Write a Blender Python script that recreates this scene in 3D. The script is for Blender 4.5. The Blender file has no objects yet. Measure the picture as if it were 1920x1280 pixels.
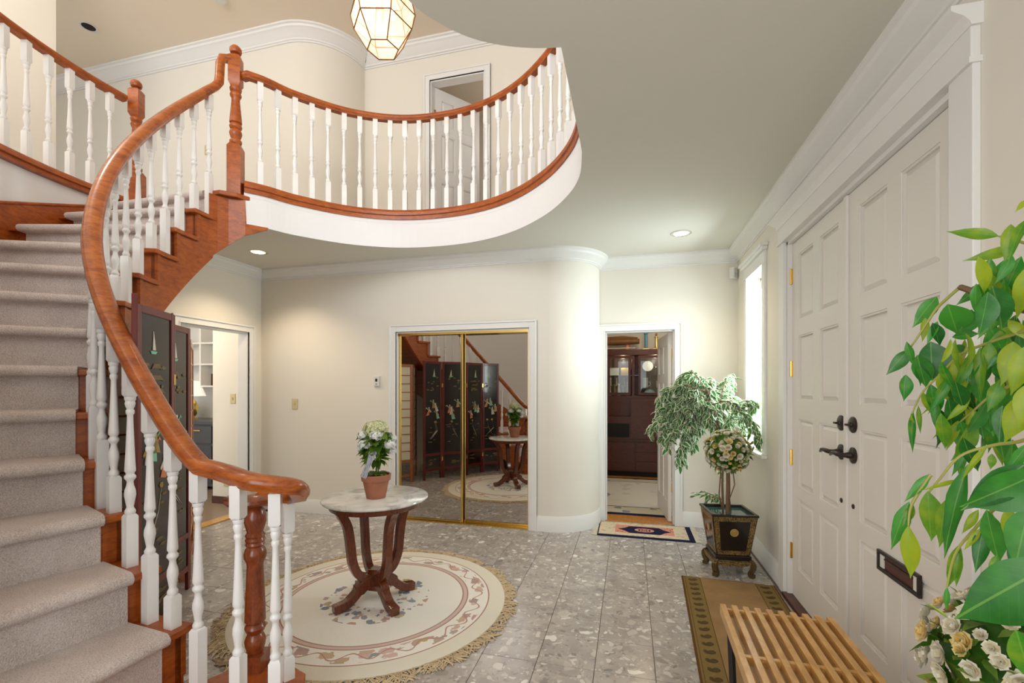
import bpy, bmesh, math, random
from mathutils import Vector, Matrix, geometry
PI = math.pi
D = bpy.data
SC = bpy.context.scene
COL = SC.collection
random.seed(7)

# ------------------------------------------------------------------ camera
EYE = 1.40
YAW = math.radians(14.51)
CY, SY = math.cos(YAW), math.sin(YAW)
cam = D.cameras.new('camera'); cam.lens = 850 / 1920 * 36; cam.sensor_width = 36
cam.shift_y = 88 / 1920; cam.clip_start = 0.05
camo = D.objects.new('camera', cam); COL.objects.link(camo)
camo.location = (0, 0, EYE); camo.rotation_euler = (PI / 2, 0, YAW)
SC.camera = camo

# ------------------------------------------------------------------ light
SC.view_settings.view_transform = 'Standard'; SC.view_settings.look = 'None'
SC.view_settings.exposure = 0.36; SC.view_settings.gamma = 1.0
SC.view_settings.use_curve_mapping = False
W = D.worlds.new('daylight'); SC.world = W; W.use_nodes = True
W.node_tree.nodes['Background'].inputs[0].default_value = (0.93, 0.97, 1.0, 1)
W.node_tree.nodes['Background'].inputs[1].default_value = 1.15

def area(name, loc, target, sx, sy, power, col, spread=PI):
    l = D.lights.new(name, 'AREA'); l.shape = 'RECTANGLE'; l.size = sx; l.size_y = sy
    l.energy = power; l.color = col; l.spread = spread
    o = D.objects.new(name, l); COL.objects.link(o); o.location = loc
    o.rotation_euler = (Vector(target) - Vector(loc)).to_track_quat('-Z', 'Y').to_euler()
    return o
area('window_daylight', (1.55, 4.22, 1.75), (0.0, 3.9, 0.7), 0.8, 1.4, 88, (0.84, 0.95, 1.0))
area('front_fill_upper', (-1.9, -1.4, 4.5), (-1.9, 4.5, 4.0), 4.5, 1.8, 100, (0.96, 0.98, 1.0))  # added fill behind the camera to brighten the upper floor; no window modelled
area('front_fill_lower', (-1.8, -1.4, 1.5), (-1.2, 4.0, 1.2), 2.6, 2.2, 42, (1.0, 0.96, 0.92))  # added soft fill from behind the camera for the lower foyer
def point(name, loc, power, col, r=0.05, spot=None):
    l = D.lights.new(name, 'SPOT' if spot else 'POINT'); l.energy = power; l.color = col; l.shadow_soft_size = r
    if spot: l.spot_size = math.radians(spot); l.spot_blend = 0.7
    o = D.objects.new(name, l); COL.objects.link(o); o.location = loc
    return o
WARM = (1.0, 0.80, 0.56)
point('den_fill_light', (-5.6, 3.6, 2.3), 38, (1, .86, .68), 0.2)  # added fill for the den, hung apart from the table lamp
point('study_fill_light', (0.3, 6.3, 2.5), 18, (1, .82, .6), 0.2)  # unseen fill added to brighten the study, without a fixture
point('upper_hall_fill', (-4.6, 2.0, 5.2), 16, (1, .95, .88), 0.2)  # added fill to lift the upper hall walls; the downlight there is off
point('upper_bedroom_light', (-1.6, 5.9, 4.6), 6, (1, .9, .8), 0.2)

# ------------------------------------------------------------------ helpers
def at(px, py, d):
    r = (px - 960) / 850 * d
    return Vector((r * CY - d * SY, r * SY + d * CY, EYE - (py - 728) / 850 * d))

def empty(name, loc=(0, 0, 0), rz=0, parent=None):
    o = D.objects.new(name, None); COL.objects.link(o)
    o.location = loc; o.rotation_euler = (0, 0, rz); o.empty_display_size = .1
    if parent: o.parent = parent
    return o
def tag(o, label=None, cat=None, group=None, kind=None):
    if label: o['label'] = label
    if cat: o['category'] = cat
    if group: o['group'] = group
    if kind: o['kind'] = kind
    return o
def link(name, me, parent=None, M=None):
    o = D.objects.new(name, me); COL.objects.link(o)
    if parent: o.parent = parent
    if M is not None: o.matrix_local = M
    return o
def dup(o, M=None, parent=None):
    c = o.copy(); COL.objects.link(c)
    if parent: c.parent = parent
    if M is not None: c.matrix_local = M
    for ch in list(o.children):
        dup(ch, None, c)
    return c
def T(x, y, z, rz=0, rx=0, ry=0, s=1):
    return Matrix.Translation((x, y, z)) @ Matrix.Rotation(rz, 4, 'Z') @ Matrix.Rotation(ry, 4, 'Y') @ Matrix.Rotation(rx, 4, 'X') @ Matrix.Scale(s, 4)

class MB:
    def __init__(s): s.v = []; s.f = []; s.mi = []; s.cur = 0
    def add(s, vs, fs):
        b = len(s.v); s.v += [tuple(p) for p in vs]
        for f in fs: s.f.append([b + i for i in f]); s.mi.append(s.cur)
    def box(s, x0, x1, y0, y1, z0, z1, M=None):
        vs = [Vector(p) for p in ((x0,y0,z0),(x1,y0,z0),(x1,y1,z0),(x0,y1,z0),(x0,y0,z1),(x1,y0,z1),(x1,y1,z1),(x0,y1,z1))]
        if M: vs = [M @ p for p in vs]
        s.add(vs, [(0,3,2,1),(4,5,6,7),(0,1,5,4),(1,2,6,5),(2,3,7,6),(3,0,4,7)]); return s
    def prism(s, poly, z0, z1, M=None):
        n = len(poly)
        vs = [Vector((p[0], p[1], z0)) for p in poly] + [Vector((p[0], p[1], z1)) for p in poly]
        if M: vs = [M @ p for p in vs]
        fs = [tuple(range(n))[::-1], tuple(range(n, 2*n))] + [(i, (i+1) % n, n+(i+1) % n, n+i) for i in range(n)]
        s.add(vs, fs); return s
    def lathe(s, prof, c=(0, 0, 0), seg=16, M=None, cap=True):
        vs = []; n = len(prof)
        for k in range(seg):
            a = 2*PI*k/seg; ca, sa = math.cos(a), math.sin(a)
            for z, r in prof: vs.append(Vector((c[0]+r*ca, c[1]+r*sa, c[2]+z)))
        if M: vs = [M @ p for p in vs]
        fs = []
        for k in range(seg):
            k2 = (k+1) % seg
            for i in range(n-1): fs.append((k*n+i, k2*n+i, k2*n+i+1, k*n+i+1))
        if cap:
            fs.append(tuple(k*n for k in range(seg))[::-1]); fs.append(tuple(k*n+n-1 for k in range(seg)))
        s.add(vs, fs); return s
    def tube(s, pts, rad, seg=8, M=None):
        pts = [Vector(p) for p in pts]; n = len(pts)
        if not hasattr(rad, '__len__'): rad = [rad]*n
        vs = []; up = Vector((0, 0, 1)); prev = None
        for i, p in enumerate(pts):
            t = (pts[min(i+1, n-1)] - pts[max(i-1, 0)]).normalized()
            if prev is None:
                a = t.cross(up if abs(t.z) < .9 else Vector((1, 0, 0))).normalized()
            else: a = (prev - t*prev.dot(t)).normalized()
            prev = a; b = t.cross(a)
            for k in range(seg):
                an = 2*PI*k/seg
                vs.append(p + (a*math.cos(an) + b*math.sin(an))*rad[i])
        if M: vs = [M @ p for p in vs]
        fs = [(i*seg+k, i*seg+(k+1) % seg, (i+1)*seg+(k+1) % seg, (i+1)*seg+k) for i in range(n-1) for k in range(seg)]
        fs.append(tuple(range(seg))[::-1]); fs.append(tuple((n-1)*seg+k for k in range(seg)))
        s.add(vs, fs); return s
    def sweep_h(s, path, prof, closed=False):
        """horizontal path; prof = closed polygon of (offset to the left, z); zs may be added per point"""
        n = len(path); m = len(prof); vs = []
        P = [Vector((p[0], p[1])) for p in path]; Z = [p[2] if len(p) > 2 else 0 for p in path]
        for i in range(n):
            a = P[i]-P[i-1] if (i > 0 or closed) else None
            b = P[(i+1) % n]-P[i] if (i < n-1 or closed) else None
            na = Vector((-a.y, a.x)).normalized() if a is not None and a.length > 1e-9 else None
            nb = Vector((-b.y, b.x)).normalized() if b is not None and b.length > 1e-9 else None
            if na is None: nn, sc = nb, 1
            elif nb is None: nn, sc = na, 1
            else:
                nn = (na+nb); nn = nn.normalized() if nn.length > 1e-6 else na
                sc = min(3, 1/max(.2, nn.dot(na)))
            for o, z in prof:
                q = P[i]+nn*o*sc; vs.append((q.x, q.y, z+Z[i]))
        fs = []
        for i in range(n if closed else n-1):
            j = (i+1) % n
            for k in range(m): fs.append((i*m+k, j*m+k, j*m+(k+1) % m, i*m+(k+1) % m))
        if not closed:
            fs.append(tuple(range(m))); fs.append(tuple((n-1)*m+k for k in range(m))[::-1])
        s.add(vs, fs); return s
    def sweep_3(s, pts, prof, sides=None):
        """3-D path with profile (side, up); side stays horizontal"""
        pts = [Vector(p) for p in pts]; n = len(pts); m = len(prof); vs = []; last = None
        for i, p in enumerate(pts):
            t = (pts[min(i+1, n-1)] - pts[max(i-1, 0)]).normalized()
            h = Vector((t.x, t.y, 0))
            if h.length > .12 or last is None:
                sd = Vector((-h.y, h.x, 0)).normalized()
            else: sd = last
            last = sd; up = t.cross(sd).normalized() if abs(t.dot(sd)) < .99 else Vector((0, 0, 1))
            if i == 0 and up.z < 0: up = -up
            if i > 0 and up.dot(lu) < 0: up = -up
            lu = up
            for a, b in prof: vs.append(p + sd*a + up*b)
        fs = [(i*m+k, (i+1)*m+k, (i+1)*m+(k+1) % m, i*m+(k+1) % m) for i in range(n-1) for k in range(m)]
        fs.append(tuple(range(m))); fs.append(tuple((n-1)*m+k for k in range(m))[::-1])
        s.add(vs, fs); return s
    def wall(s, L, z0, z1, th, holes, M):
        """wall along local x 0..L, y 0..th, with rectangular holes (x0,x1,z0,z1)"""
        xs = sorted({0, L} | {h[0] for h in holes} | {h[1] for h in holes})
        zs = sorted({z0, z1} | {h[2] for h in holes} | {h[3] for h in holes})
        for i in range(len(xs)-1):
            for k in range(len(zs)-1):
                cx, cz = (xs[i]+xs[i+1])/2, (zs[k]+zs[k+1])/2
                if any(h[0] < cx < h[1] and h[2] < cz < h[3] for h in holes): continue
                s.box(xs[i], xs[i+1], 0, th, zs[k], zs[k+1], M)
        return s
    def build(s, name, mat, parent=None, smooth=False, bevel=0, M=None, sub=0, merge=False, solid=0):
        me = D.meshes.new(name); me.from_pydata(s.v, [], s.f)
        mats = mat if isinstance(mat, (list, tuple)) else [mat]
        for m_ in mats: me.materials.append(m_)
        if len(mats) > 1: me.polygons.foreach_set('material_index', s.mi)
        bm = bmesh.new(); bm.from_mesh(me)
        if merge: bmesh.ops.remove_doubles(bm, verts=bm.verts, dist=1e-5)
        bmesh.ops.recalc_face_normals(bm, faces=bm.faces)
        if bevel:
            es = [e for e in bm.edges if len(e.link_faces) == 2 and e.calc_face_angle(0) > .6]
            bmesh.ops.bevel(bm, geom=es, offset=bevel, segments=2, affect='EDGES', profile=.5, clamp_overlap=True)
        if smooth:
            for f in bm.faces: f.smooth = True
        bm.to_mesh(me); bm.free()
        if smooth:
            try: me.set_sharp_from_angle(angle=math.radians(smooth if smooth is not True else 42))
            except Exception: pass
        o = link(name, me, parent, M)
        if sub:
            md = o.modifiers.new('sub', 'SUBSURF'); md.levels = sub; md.render_levels = sub
        return o

def arc(cx, cy, r, a0, a1, n):
    return [(cx + r*math.cos(math.radians(a0+(a1-a0)*i/n)), cy + r*math.sin(math.radians(a0+(a1-a0)*i/n))) for i in range(n+1)]
def catmull(P, per=8):
    P = [Vector(p) for p in P]; out = []
    for i in range(len(P)-1):
        p0 = P[max(i-1, 0)]; p1 = P[i]; p2 = P[i+1]; p3 = P[min(i+2, len(P)-1)]
        for k in range(per):
            t = k/per
            out.append(.5*((2*p1)+(p2-p0)*t+(2*p0-5*p1+4*p2-p3)*t*t+(3*p1-p0-3*p2+p3)*t**3))
    out.append(P[-1]); return out
def walk(path, step, start=0.0):
    """points every step along a path -> (pos, tangent)"""
    path = [Vector(p) for p in path]; out = []; dist = start; acc = 0
    for i in range(len(path)-1):
        seg = path[i+1]-path[i]; L = seg.length
        while dist <= acc+L+1e-9:
            out.append((path[i]+seg*((dist-acc)/max(L, 1e-9)), seg.normalized())); dist += step
        acc += L
    return out

# ------------------------------------------------------------------ materials
def new_mat(name):
    m = D.materials.new(name); m.use_nodes = True
    nt = m.node_tree; b = nt.nodes['Principled BSDF']; return m, nt, b
def flat(name, col, rough=.5, metal=0, spec=.5, coat=0, noise=0, nscale=8, bump=0, bscale=60, trans=0, emit=None, es=1, sss=0):
    m, nt, b = new_mat(name)
    b.inputs['Base Color'].default_value = (*col, 1); b.inputs['Roughness'].default_value = rough
    b.inputs['Metallic'].default_value = metal; b.inputs['Specular IOR Level'].default_value = spec
    b.inputs['Coat Weight'].default_value = coat; b.inputs['Transmission Weight'].default_value = trans
    if emit: b.inputs['Emission Color'].default_value = (*emit, 1); b.inputs['Emission Strength'].default_value = es
    N = nt.nodes; Lk = nt.links
    if noise or bump:
        tc = N.new('ShaderNodeTexCoord')
    if noise:
        n = N.new('ShaderNodeTexNoise'); n.inputs['Scale'].default_value = nscale; n.inputs['Detail'].default_value = 4
        Lk.new(tc.outputs['Object'], n.inputs['Vector'])
        mx = N.new('ShaderNodeMix'); mx.data_type = 'RGBA'
        mx.inputs[6].default_value = (*[c*(1-noise) for c in col], 1); mx.inputs[7].default_value = (*[min(1, c*(1+noise)) for c in col], 1)
        Lk.new(n.outputs[0], mx.inputs[0]); Lk.new(mx.outputs[2], b.inputs['Base Color'])
    if bump:
        n2 = N.new('ShaderNodeTexNoise'); n2.inputs['Scale'].default_value = bscale; n2.inputs['Detail'].default_value = 3
        Lk.new(tc.outputs['Object'], n2.inputs['Vector'])
        bp = N.new('ShaderNodeBump'); bp.inputs['Strength'].default_value = bump; bp.inputs['Distance'].default_value = .01
        Lk.new(n2.outputs[0], bp.inputs['Height']); Lk.new(bp.outputs[0], b.inputs['Normal'])
    return m
def ramp(nt, stops, fac):
    r = nt.nodes.new('ShaderNodeValToRGB'); e = r.color_ramp.elements
    while len(e) < len(stops): e.new(.5)
    for i, (p, c) in enumerate(stops): e[i].position = p; e[i].color = (*c, 1)
    nt.links.new(fac, r.inputs[0]); return r.outputs[0]
def wood(name, c1, c2, scale=(6, 6, 1.2), rough=.28, coat=.35, dist=2.5):
    m, nt, b = new_mat(name); N = nt.nodes; Lk = nt.links
    tc = N.new('ShaderNodeTexCoord'); mp = N.new('ShaderNodeMapping'); mp.inputs['Scale'].default_value = scale
    Lk.new(tc.outputs['Object'], mp.inputs[0])
    n = N.new('ShaderNodeTexNoise'); n.inputs['Scale'].default_value = 4; n.inputs['Detail'].default_value = 6; n.inputs['Distortion'].default_value = dist
    Lk.new(mp.outputs[0], n.inputs['Vector'])
    n2 = N.new('ShaderNodeTexNoise'); n2.inputs['Scale'].default_value = 22; n2.inputs['Detail'].default_value = 5
    Lk.new(mp.outputs[0], n2.inputs['Vector'])
    mx = N.new('ShaderNodeMath'); mx.operation = 'MULTIPLY_ADD'; mx.inputs[1].default_value = .35
    Lk.new(n2.outputs[0], mx.inputs[0]); 
    m2 = N.new('ShaderNodeMath'); m2.operation = 'MULTIPLY'; m2.inputs[1].default_value = .65
    Lk.new(n.outputs[0], m2.inputs[0]); Lk.new(m2.outputs[0], mx.inputs[2])
    Lk.new(ramp(nt, [(.36, c1), (.62, c2)], mx.outputs[0]), b.inputs['Base Color'])
    b.inputs['Roughness'].default_value = rough; b.inputs['Coat Weight'].default_value = coat; b.inputs['Coat Roughness'].default_value = .12
    return m
M = {}
M['wall'] = flat('cream_wall_paint', (.79, .745, .655), .7, spec=.25, noise=.012, nscale=1.5, bump=.03, bscale=180)
M['ceil'] = flat('ceiling_paint', (.71, .69, .61), .8, spec=.2, noise=.01, nscale=1.2)
M['fascia'] = flat('white_fascia_paint', (.86, .86, .86), .55, spec=.3)
M['trim'] = flat('white_trim_paint', (.80, .79, .76), .4, spec=.4)
M['door'] = flat('door_paint', (.76, .725, .67), .4, spec=.4, noise=.01, nscale=3)
M['bal'] = flat('white_baluster_enamel', (.88, .88, .87), .28, spec=.5, coat=.2)
M['oak'] = wood('cherry_stained_oak', (.27, .052, .006), (.46, .11, .012), (3, 3, 9), dist=.8, coat=.06, rough=.38)
M['oakdark'] = wood('dark_stained_oak', (.15, .028, .007), (.31, .07, .015), (6, 6, 3), dist=1.2)
M['railwood'] = wood('honey_cherry_rail', (.25, .045, .007), (.50, .135, .018), (2.5, 2.5, 7), dist=.8, coat=.3)
M['mahog'] = wood('mahogany', (.085, .018, .006), (.18, .042, .013), (8, 8, 2), rough=.22)
M['maroon'] = flat('maroon_lacquer', (.14, .012, .010), .3, coat=.2)
M['teak'] = wood('dark_teak', (.05, .010, .004), (.10, .021, .008), (2, 2, 6), rough=.4, coat=.1)
M['pine'] = wood('ash_slat', (.50, .25, .06), (.70, .39, .115), (3, 1.0, 6), rough=.35, coat=.2)
M['floorwood'] = wood('orange_oak_floor', (.42, .16, .03), (.60, .26, .06), (4, 1, 4), rough=.3)
M['brass'] = flat('polished_brass', (.78, .55, .16), .22, metal=1)
M['brassold'] = flat('aged_brass', (.52, .36, .12), .35, metal=1)
M['mirror'] = flat('mirror_glass', (.62, .585, .54), .0, metal=1)
M['black'] = flat('black_metal', (.02, .018, .017), .35)
M['bronze'] = flat('dark_bronze', (.045, .035, .03), .35, metal=.6)
M['lacq'] = flat('black_lacquer', (.018, .013, .010), .16, coat=.25, spec=.4)
M['gold'] = flat('gold_inlay', (.50, .33, .11), .35, metal=.5)
M['golddim'] = flat('faded_gold_paint', (.17, .12, .045), .5)
M['jade'] = flat('jade_inlay', (.22, .62, .40), .35)
M['pearl'] = flat('pearl_inlay', (.75, .70, .60), .3)
M['coral'] = flat('coral_inlay', (.72, .25, .12), .35)
M['terra'] = flat('terracotta', (.40, .15, .085), .75, noise=.35, nscale=14, bump=.3, bscale=40)
M['soil'] = flat('dark_soil', (.04, .025, .015), .9, bump=.8, bscale=60)
M['stem'] = flat('brown_bark', (.16, .09, .045), .7, noise=.3, nscale=30)
M['stemg'] = flat('olive_twig', (.33, .33, .07), .6)
M['plastic'] = flat('white_plastic', (.72, .71, .67), .4)
M['cream'] = flat('almond_plastic', (.62, .50, .27), .4)
M['chrome'] = flat('satin_reflector', (.8, .78, .75), .25, metal=1)
M['dark'] = flat('dark_recess', (.01, .01, .01), .8)
M['lampglow'] = flat('lit_bulb', (1, .9, .7), .5, emit=(1, .78, .48), es=9)
M['desk'] = flat('dark_counter', (.06, .062, .075), .3)
M['tilebrown'] = flat('brown_room_floor', (.26, .19, .13), .35, noise=.1)
M['paper'] = flat('shoji_paper', (.74, .68, .56), .7)
M['shojiw'] = wood('shoji_frame_wood', (.26, .075, .02), (.42, .14, .04), (6, 6, 2))
M['china'] = flat('white_china', (.78, .80, .80), .2, coat=.4)
M['chinab'] = flat('blue_china', (.35, .50, .62), .25)
M['olive'] = flat('olive_wood', (.22, .10, .03), .5, noise=.3, nscale=12)
M['trophyb'] = flat('blue_trophy_enamel', (.05, .25, .38), .25, metal=.3)
M['shade'] = flat('lamp_shade_cloth', (.85, .82, .72), .8, emit=(1, .92, .75), es=.5)
M['curtain'] = flat('frosted_pane', (.9, .93, .95), .4)
M['ribbon'] = None

def glass(name, col=(1, 1, 1), rough=0.0, alpha=.12):
    m, nt, b = new_mat(name); N = nt.nodes; L = nt.links
    out = N['Material Output']; tr = N.new('ShaderNodeBsdfTransparent'); tr.inputs[0].default_value = (*col, 1)
    gl = N.new('ShaderNodeBsdfGlossy'); gl.inputs['Roughness'].default_value = rough
    mx = N.new('ShaderNodeMixShader'); mx.inputs[0].default_value = alpha
    L.new(tr.outputs[0], mx.inputs[1]); L.new(gl.outputs[0], mx.inputs[2]); L.new(mx.outputs[0], out.inputs[0]); N.remove(b)
    return m
M['glass'] = glass('clear_glass', (.96, .98, .98), 0, .08)
M['cabglass'] = glass('cabinet_glass', (.85, .88, .85), 0, .10)

def two_mix(name, c1, c2, rough=.6, thin=.45, veins=False):
    """leaf: colour by leaf position, with translucency"""
    m, nt, b = new_mat(name); N = nt.nodes; L = nt.links
    oi = N.new('ShaderNodeObjectInfo'); gi = N.new('ShaderNodeNewGeometry')
    ad = N.new('ShaderNodeMath'); ad.operation = 'ADD'; L.new(oi.outputs['Random'], ad.inputs[0]); L.new(gi.outputs['Random Per Island'], ad.inputs[1])
    fr = N.new('ShaderNodeMath'); fr.operation = 'FRACT'; L.new(ad.outputs[0], fr.inputs[0])
    tc = N.new('ShaderNodeTexCoord'); n = N.new('ShaderNodeTexNoise'); n.inputs['Scale'].default_value = 34; n.inputs['Detail'].default_value = 4
    L.new(tc.outputs['Object'], n.inputs['Vector'])
    mm = N.new('ShaderNodeMath'); mm.operation = 'MULTIPLY_ADD'; mm.inputs[1].default_value = .55; L.new(n.outputs[0], mm.inputs[0]); 
    m3 = N.new('ShaderNodeMath'); m3.operation = 'MULTIPLY'; m3.inputs[1].default_value = .5; L.new(fr.outputs[0], m3.inputs[0]); L.new(m3.outputs[0], mm.inputs[2])
    c = ramp(nt, [(.30, c1), (.72, c2)], mm.outputs[0])
    if veins:
        sp = N.new('ShaderNodeSeparateXYZ'); L.new(tc.outputs['Object'], sp.inputs[0])
        ab = N.new('ShaderNodeMath'); ab.operation = 'ABSOLUTE'; L.new(sp.outputs[1], ab.inputs[0])
        lt = N.new('ShaderNodeMath'); lt.operation = 'LESS_THAN'; lt.inputs[1].default_value = .0008; L.new(ab.outputs[0], lt.inputs[0])
        sd = N.new('ShaderNodeMath'); sd.operation = 'SUBTRACT'; L.new(sp.outputs[0], sd.inputs[0]); L.new(ab.outputs[0], sd.inputs[1])
        m5 = N.new('ShaderNodeMath'); m5.operation = 'MULTIPLY'; m5.inputs[1].default_value = 110; L.new(sd.outputs[0], m5.inputs[0])
        f5 = N.new('ShaderNodeMath'); f5.operation = 'FRACT'; L.new(m5.outputs[0], f5.inputs[0])
        l5_ = N.new('ShaderNodeMath'); l5_.operation = 'LESS_THAN'; l5_.inputs[1].default_value = .10; L.new(f5.outputs[0], l5_.inputs[0])
        h5 = N.new('ShaderNodeMath'); h5.operation = 'MULTIPLY'; h5.inputs[1].default_value = .12; L.new(l5_.outputs[0], h5.inputs[0])
        mxx = N.new('ShaderNodeMath'); mxx.operation = 'MAXIMUM'; L.new(lt.outputs[0], mxx.inputs[0]); L.new(h5.outputs[0], mxx.inputs[1])
        hm = N.new('ShaderNodeMath'); hm.operation = 'MULTIPLY'; hm.inputs[1].default_value = .45; L.new(mxx.outputs[0], hm.inputs[0])
        mq = N.new('ShaderNodeMix'); mq.data_type = 'RGBA'; L.new(hm.outputs[0], mq.inputs[0]); L.new(c, mq.inputs[6]); mq.inputs[7].default_value = (.24, .48, .08, 1); c = mq.outputs[2]
    L.new(c, b.inputs['Base Color']); b.inputs['Roughness'].default_value = .35
    tl = N.new('ShaderNodeBsdfTranslucent'); L.new(c, tl.inputs[0])
    mx = N.new('ShaderNodeMixShader'); mx.inputs[0].default_value = thin
    L.new(b.outputs[0], mx.inputs[1]); L.new(tl.outputs[0], mx.inputs[2]); L.new(mx.outputs[0], N['Material Output'].inputs[0])
    return m
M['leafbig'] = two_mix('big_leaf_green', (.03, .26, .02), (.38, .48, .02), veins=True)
M['leafdark'] = two_mix('dark_leaf_green', (.012, .12, .012), (.06, .30, .03), thin=.3, veins=True)  # deeper green used for part of the fig leaves
M['leafmid'] = two_mix('topiary_leaf_green', (.04, .14, .01), (.22, .36, .04))
M['petal'] = two_mix('cream_petal', (.70, .62, .42), (.86, .84, .74), thin=.25)
M['hydr'] = two_mix('hydrangea_petal', (.62, .66, .28), (.84, .85, .66), thin=.25)
M['whitepetal'] = flat('white_petal', (.82, .84, .80), .6)
M['yellowpetal'] = two_mix('yellow_petal', (.75, .52, .14), (.86, .74, .42), thin=.25)

def leaf_var():
    m, nt, b = new_mat('variegated_leaf'); N = nt.nodes; L = nt.links
    at_ = N.new('ShaderNodeAttribute'); at_.attribute_name = 'edge'
    n = N.new('ShaderNodeTexNoise'); tc = N.new('ShaderNodeTexCoord'); n.inputs['Scale'].default_value = 40
    L.new(tc.outputs['Object'], n.inputs['Vector'])
    ad = N.new('ShaderNodeMath'); ad.operation = 'MULTIPLY_ADD'; ad.inputs[1].default_value = .5
    L.new(n.outputs[0], ad.inputs[0]); L.new(at_.outputs['Fac'], ad.inputs[2])
    c = ramp(nt, [(.40, (.07, .24, .06)), (.52, (.38, .52, .20)), (.60, (.88, .88, .70))], ad.outputs[0])
    L.new(c, b.inputs['Base Color']); b.inputs['Roughness'].default_value = .4
    tl = N.new('ShaderNodeBsdfTranslucent'); L.new(c, tl.inputs[0])
    mx = N.new('ShaderNodeMixShader'); mx.inputs[0].default_value = .35
    L.new(b.outputs[0], mx.inputs[1]); L.new(tl.outputs[0], mx.inputs[2]); L.new(mx.outputs[0], N['Material Output'].inputs[0])
    return m
M['leafvar'] = leaf_var()

def carpet():
    m, nt, b = new_mat('beige_loop_carpet'); N = nt.nodes; L = nt.links
    tc = N.new('ShaderNodeTexCoord')
    n = N.new('ShaderNodeTexNoise'); n.inputs['Scale'].default_value = 210; n.inputs['Detail'].default_value = 3
    n3 = N.new('ShaderNodeTexNoise'); n3.inputs['Scale'].default_value = 6
    L.new(tc.outputs['Object'], n.inputs['Vector']); L.new(tc.outputs['Object'], n3.inputs['Vector'])
    ad = N.new('ShaderNodeMath'); ad.operation = 'MULTIPLY_ADD'; ad.inputs[1].default_value = .7; L.new(n.outputs[0], ad.inputs[0])
    m3 = N.new('ShaderNodeMath'); m3.operation = 'MULTIPLY'; m3.inputs[1].default_value = .3; L.new(n3.outputs[0], m3.inputs[0]); L.new(m3.outputs[0], ad.inputs[2])
    L.new(ramp(nt, [(.34, (.57, .48, .44)), (.60, (.87, .77, .73))], ad.outputs[0]), b.inputs['Base Color'])
    b.inputs['Roughness'].default_value = .95; b.inputs['Specular IOR Level'].default_value = .1
    bp = N.new('ShaderNodeBump'); bp.inputs['Strength'].default_value = .8; bp.inputs['Distance'].default_value = .012
    L.new(n.outputs[0], bp.inputs['Height']); L.new(bp.outputs[0], b.inputs['Normal']); return m
M['carpet'] = carpet()

def terrazzo():
    m, nt, b = new_mat('chip_marble_tile'); N = nt.nodes; L = nt.links
    tc = N.new('ShaderNodeTexCoord'); oi = N.new('ShaderNodeObjectInfo')
    off = N.new('ShaderNodeVectorMath'); off.operation = 'SCALE'; off.inputs[0].default_value = (7.3, 5.1, 3.7); L.new(oi.outputs['Random'], off.inputs['Scale'])
    add = N.new('ShaderNodeVectorMath'); add.operation = 'ADD'; L.new(tc.outputs['Object'], add.inputs[0]); L.new(off.outputs[0], add.inputs[1])
    dn = N.new('ShaderNodeTexNoise'); dn.inputs['Scale'].default_value = 11; L.new(add.outputs[0], dn.inputs['Vector'])
    dm = N.new('ShaderNodeVectorMath'); dm.operation = 'MULTIPLY_ADD'; dm.inputs[1].default_value = (.11, .11, .11)
    L.new(dn.outputs['Color'], dm.inputs[0]); L.new(add.outputs[0], dm.inputs[2])
    def vor(scale, lo, hi, seedmap):
        mp = N.new('ShaderNodeMapping'); mp.inputs['Scale'].default_value = (1, 1, 1); mp.inputs['Location'].default_value = seedmap
        L.new(dm.outputs[0], mp.inputs[0])
        v = N.new('ShaderNodeTexVoronoi'); v.inputs['Scale'].default_value = scale; v.inputs['Randomness'].default_value = 1
        L.new(mp.outputs[0], v.inputs['Vector']); return v
    base = N.new('ShaderNodeTexNoise'); base.inputs['Scale'].default_value = 7; base.inputs['Detail'].default_value = 6; L.new(add.outputs[0], base.inputs['Vector'])
    bc = ramp(nt, [(.35, (.35, .315, .29)), (.55, (.43, .39, .36)), (.7, (.50, .455, .42))], base.outputs[0])
    cur = bc
    for scale, thr, sc, amt in ((46, .30, (3, 1, 0), .25), (27, .27, (9, 4, 0), .35), (14, .24, (0, 5, 0), .55)):
        v = vor(scale, 0, 0, sc)
        sp = N.new('ShaderNodeSeparateColor'); L.new(v.outputs['Color'], sp.inputs[0])
        cc = ramp(nt, [(.0, (.20, .19, .19)), (.25, (.31, .275, .25)), (.55, (.46, .41, .38)), (.80, (.62, .57, .53)), (.93, (.86, .83, .79))], sp.outputs[0])
        # chip size differs per cell: only part of the cells make chips
        lt = N.new('ShaderNodeMath'); lt.operation = 'LESS_THAN'
        szz = N.new('ShaderNodeMath'); szz.operation = 'MULTIPLY'; szz.inputs[1].default_value = thr*2; L.new(sp.outputs[1], szz.inputs[0])
        L.new(v.outputs['Distance'], lt.inputs[0]); L.new(szz.outputs[0], lt.inputs[1])
        am = N.new('ShaderNodeMath'); am.operation = 'MULTIPLY'; am.inputs[1].default_value = amt+.3; L.new(lt.outputs[0], am.inputs[0])
        mx = N.new('ShaderNodeMix'); mx.data_type = 'RGBA'; L.new(am.outputs[0], mx.inputs[0]); L.new(cur, mx.inputs[6]); L.new(cc, mx.inputs[7]); cur = mx.outputs[2]
    L.new(cur, b.inputs['Base Color']); b.inputs['Roughness'].default_value = .22; b.inputs['Specular IOR Level'].default_value = .45
    return m
M['tile'] = terrazzo()
M['grout'] = flat('grout', (.22, .165, .14), .8)

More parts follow.
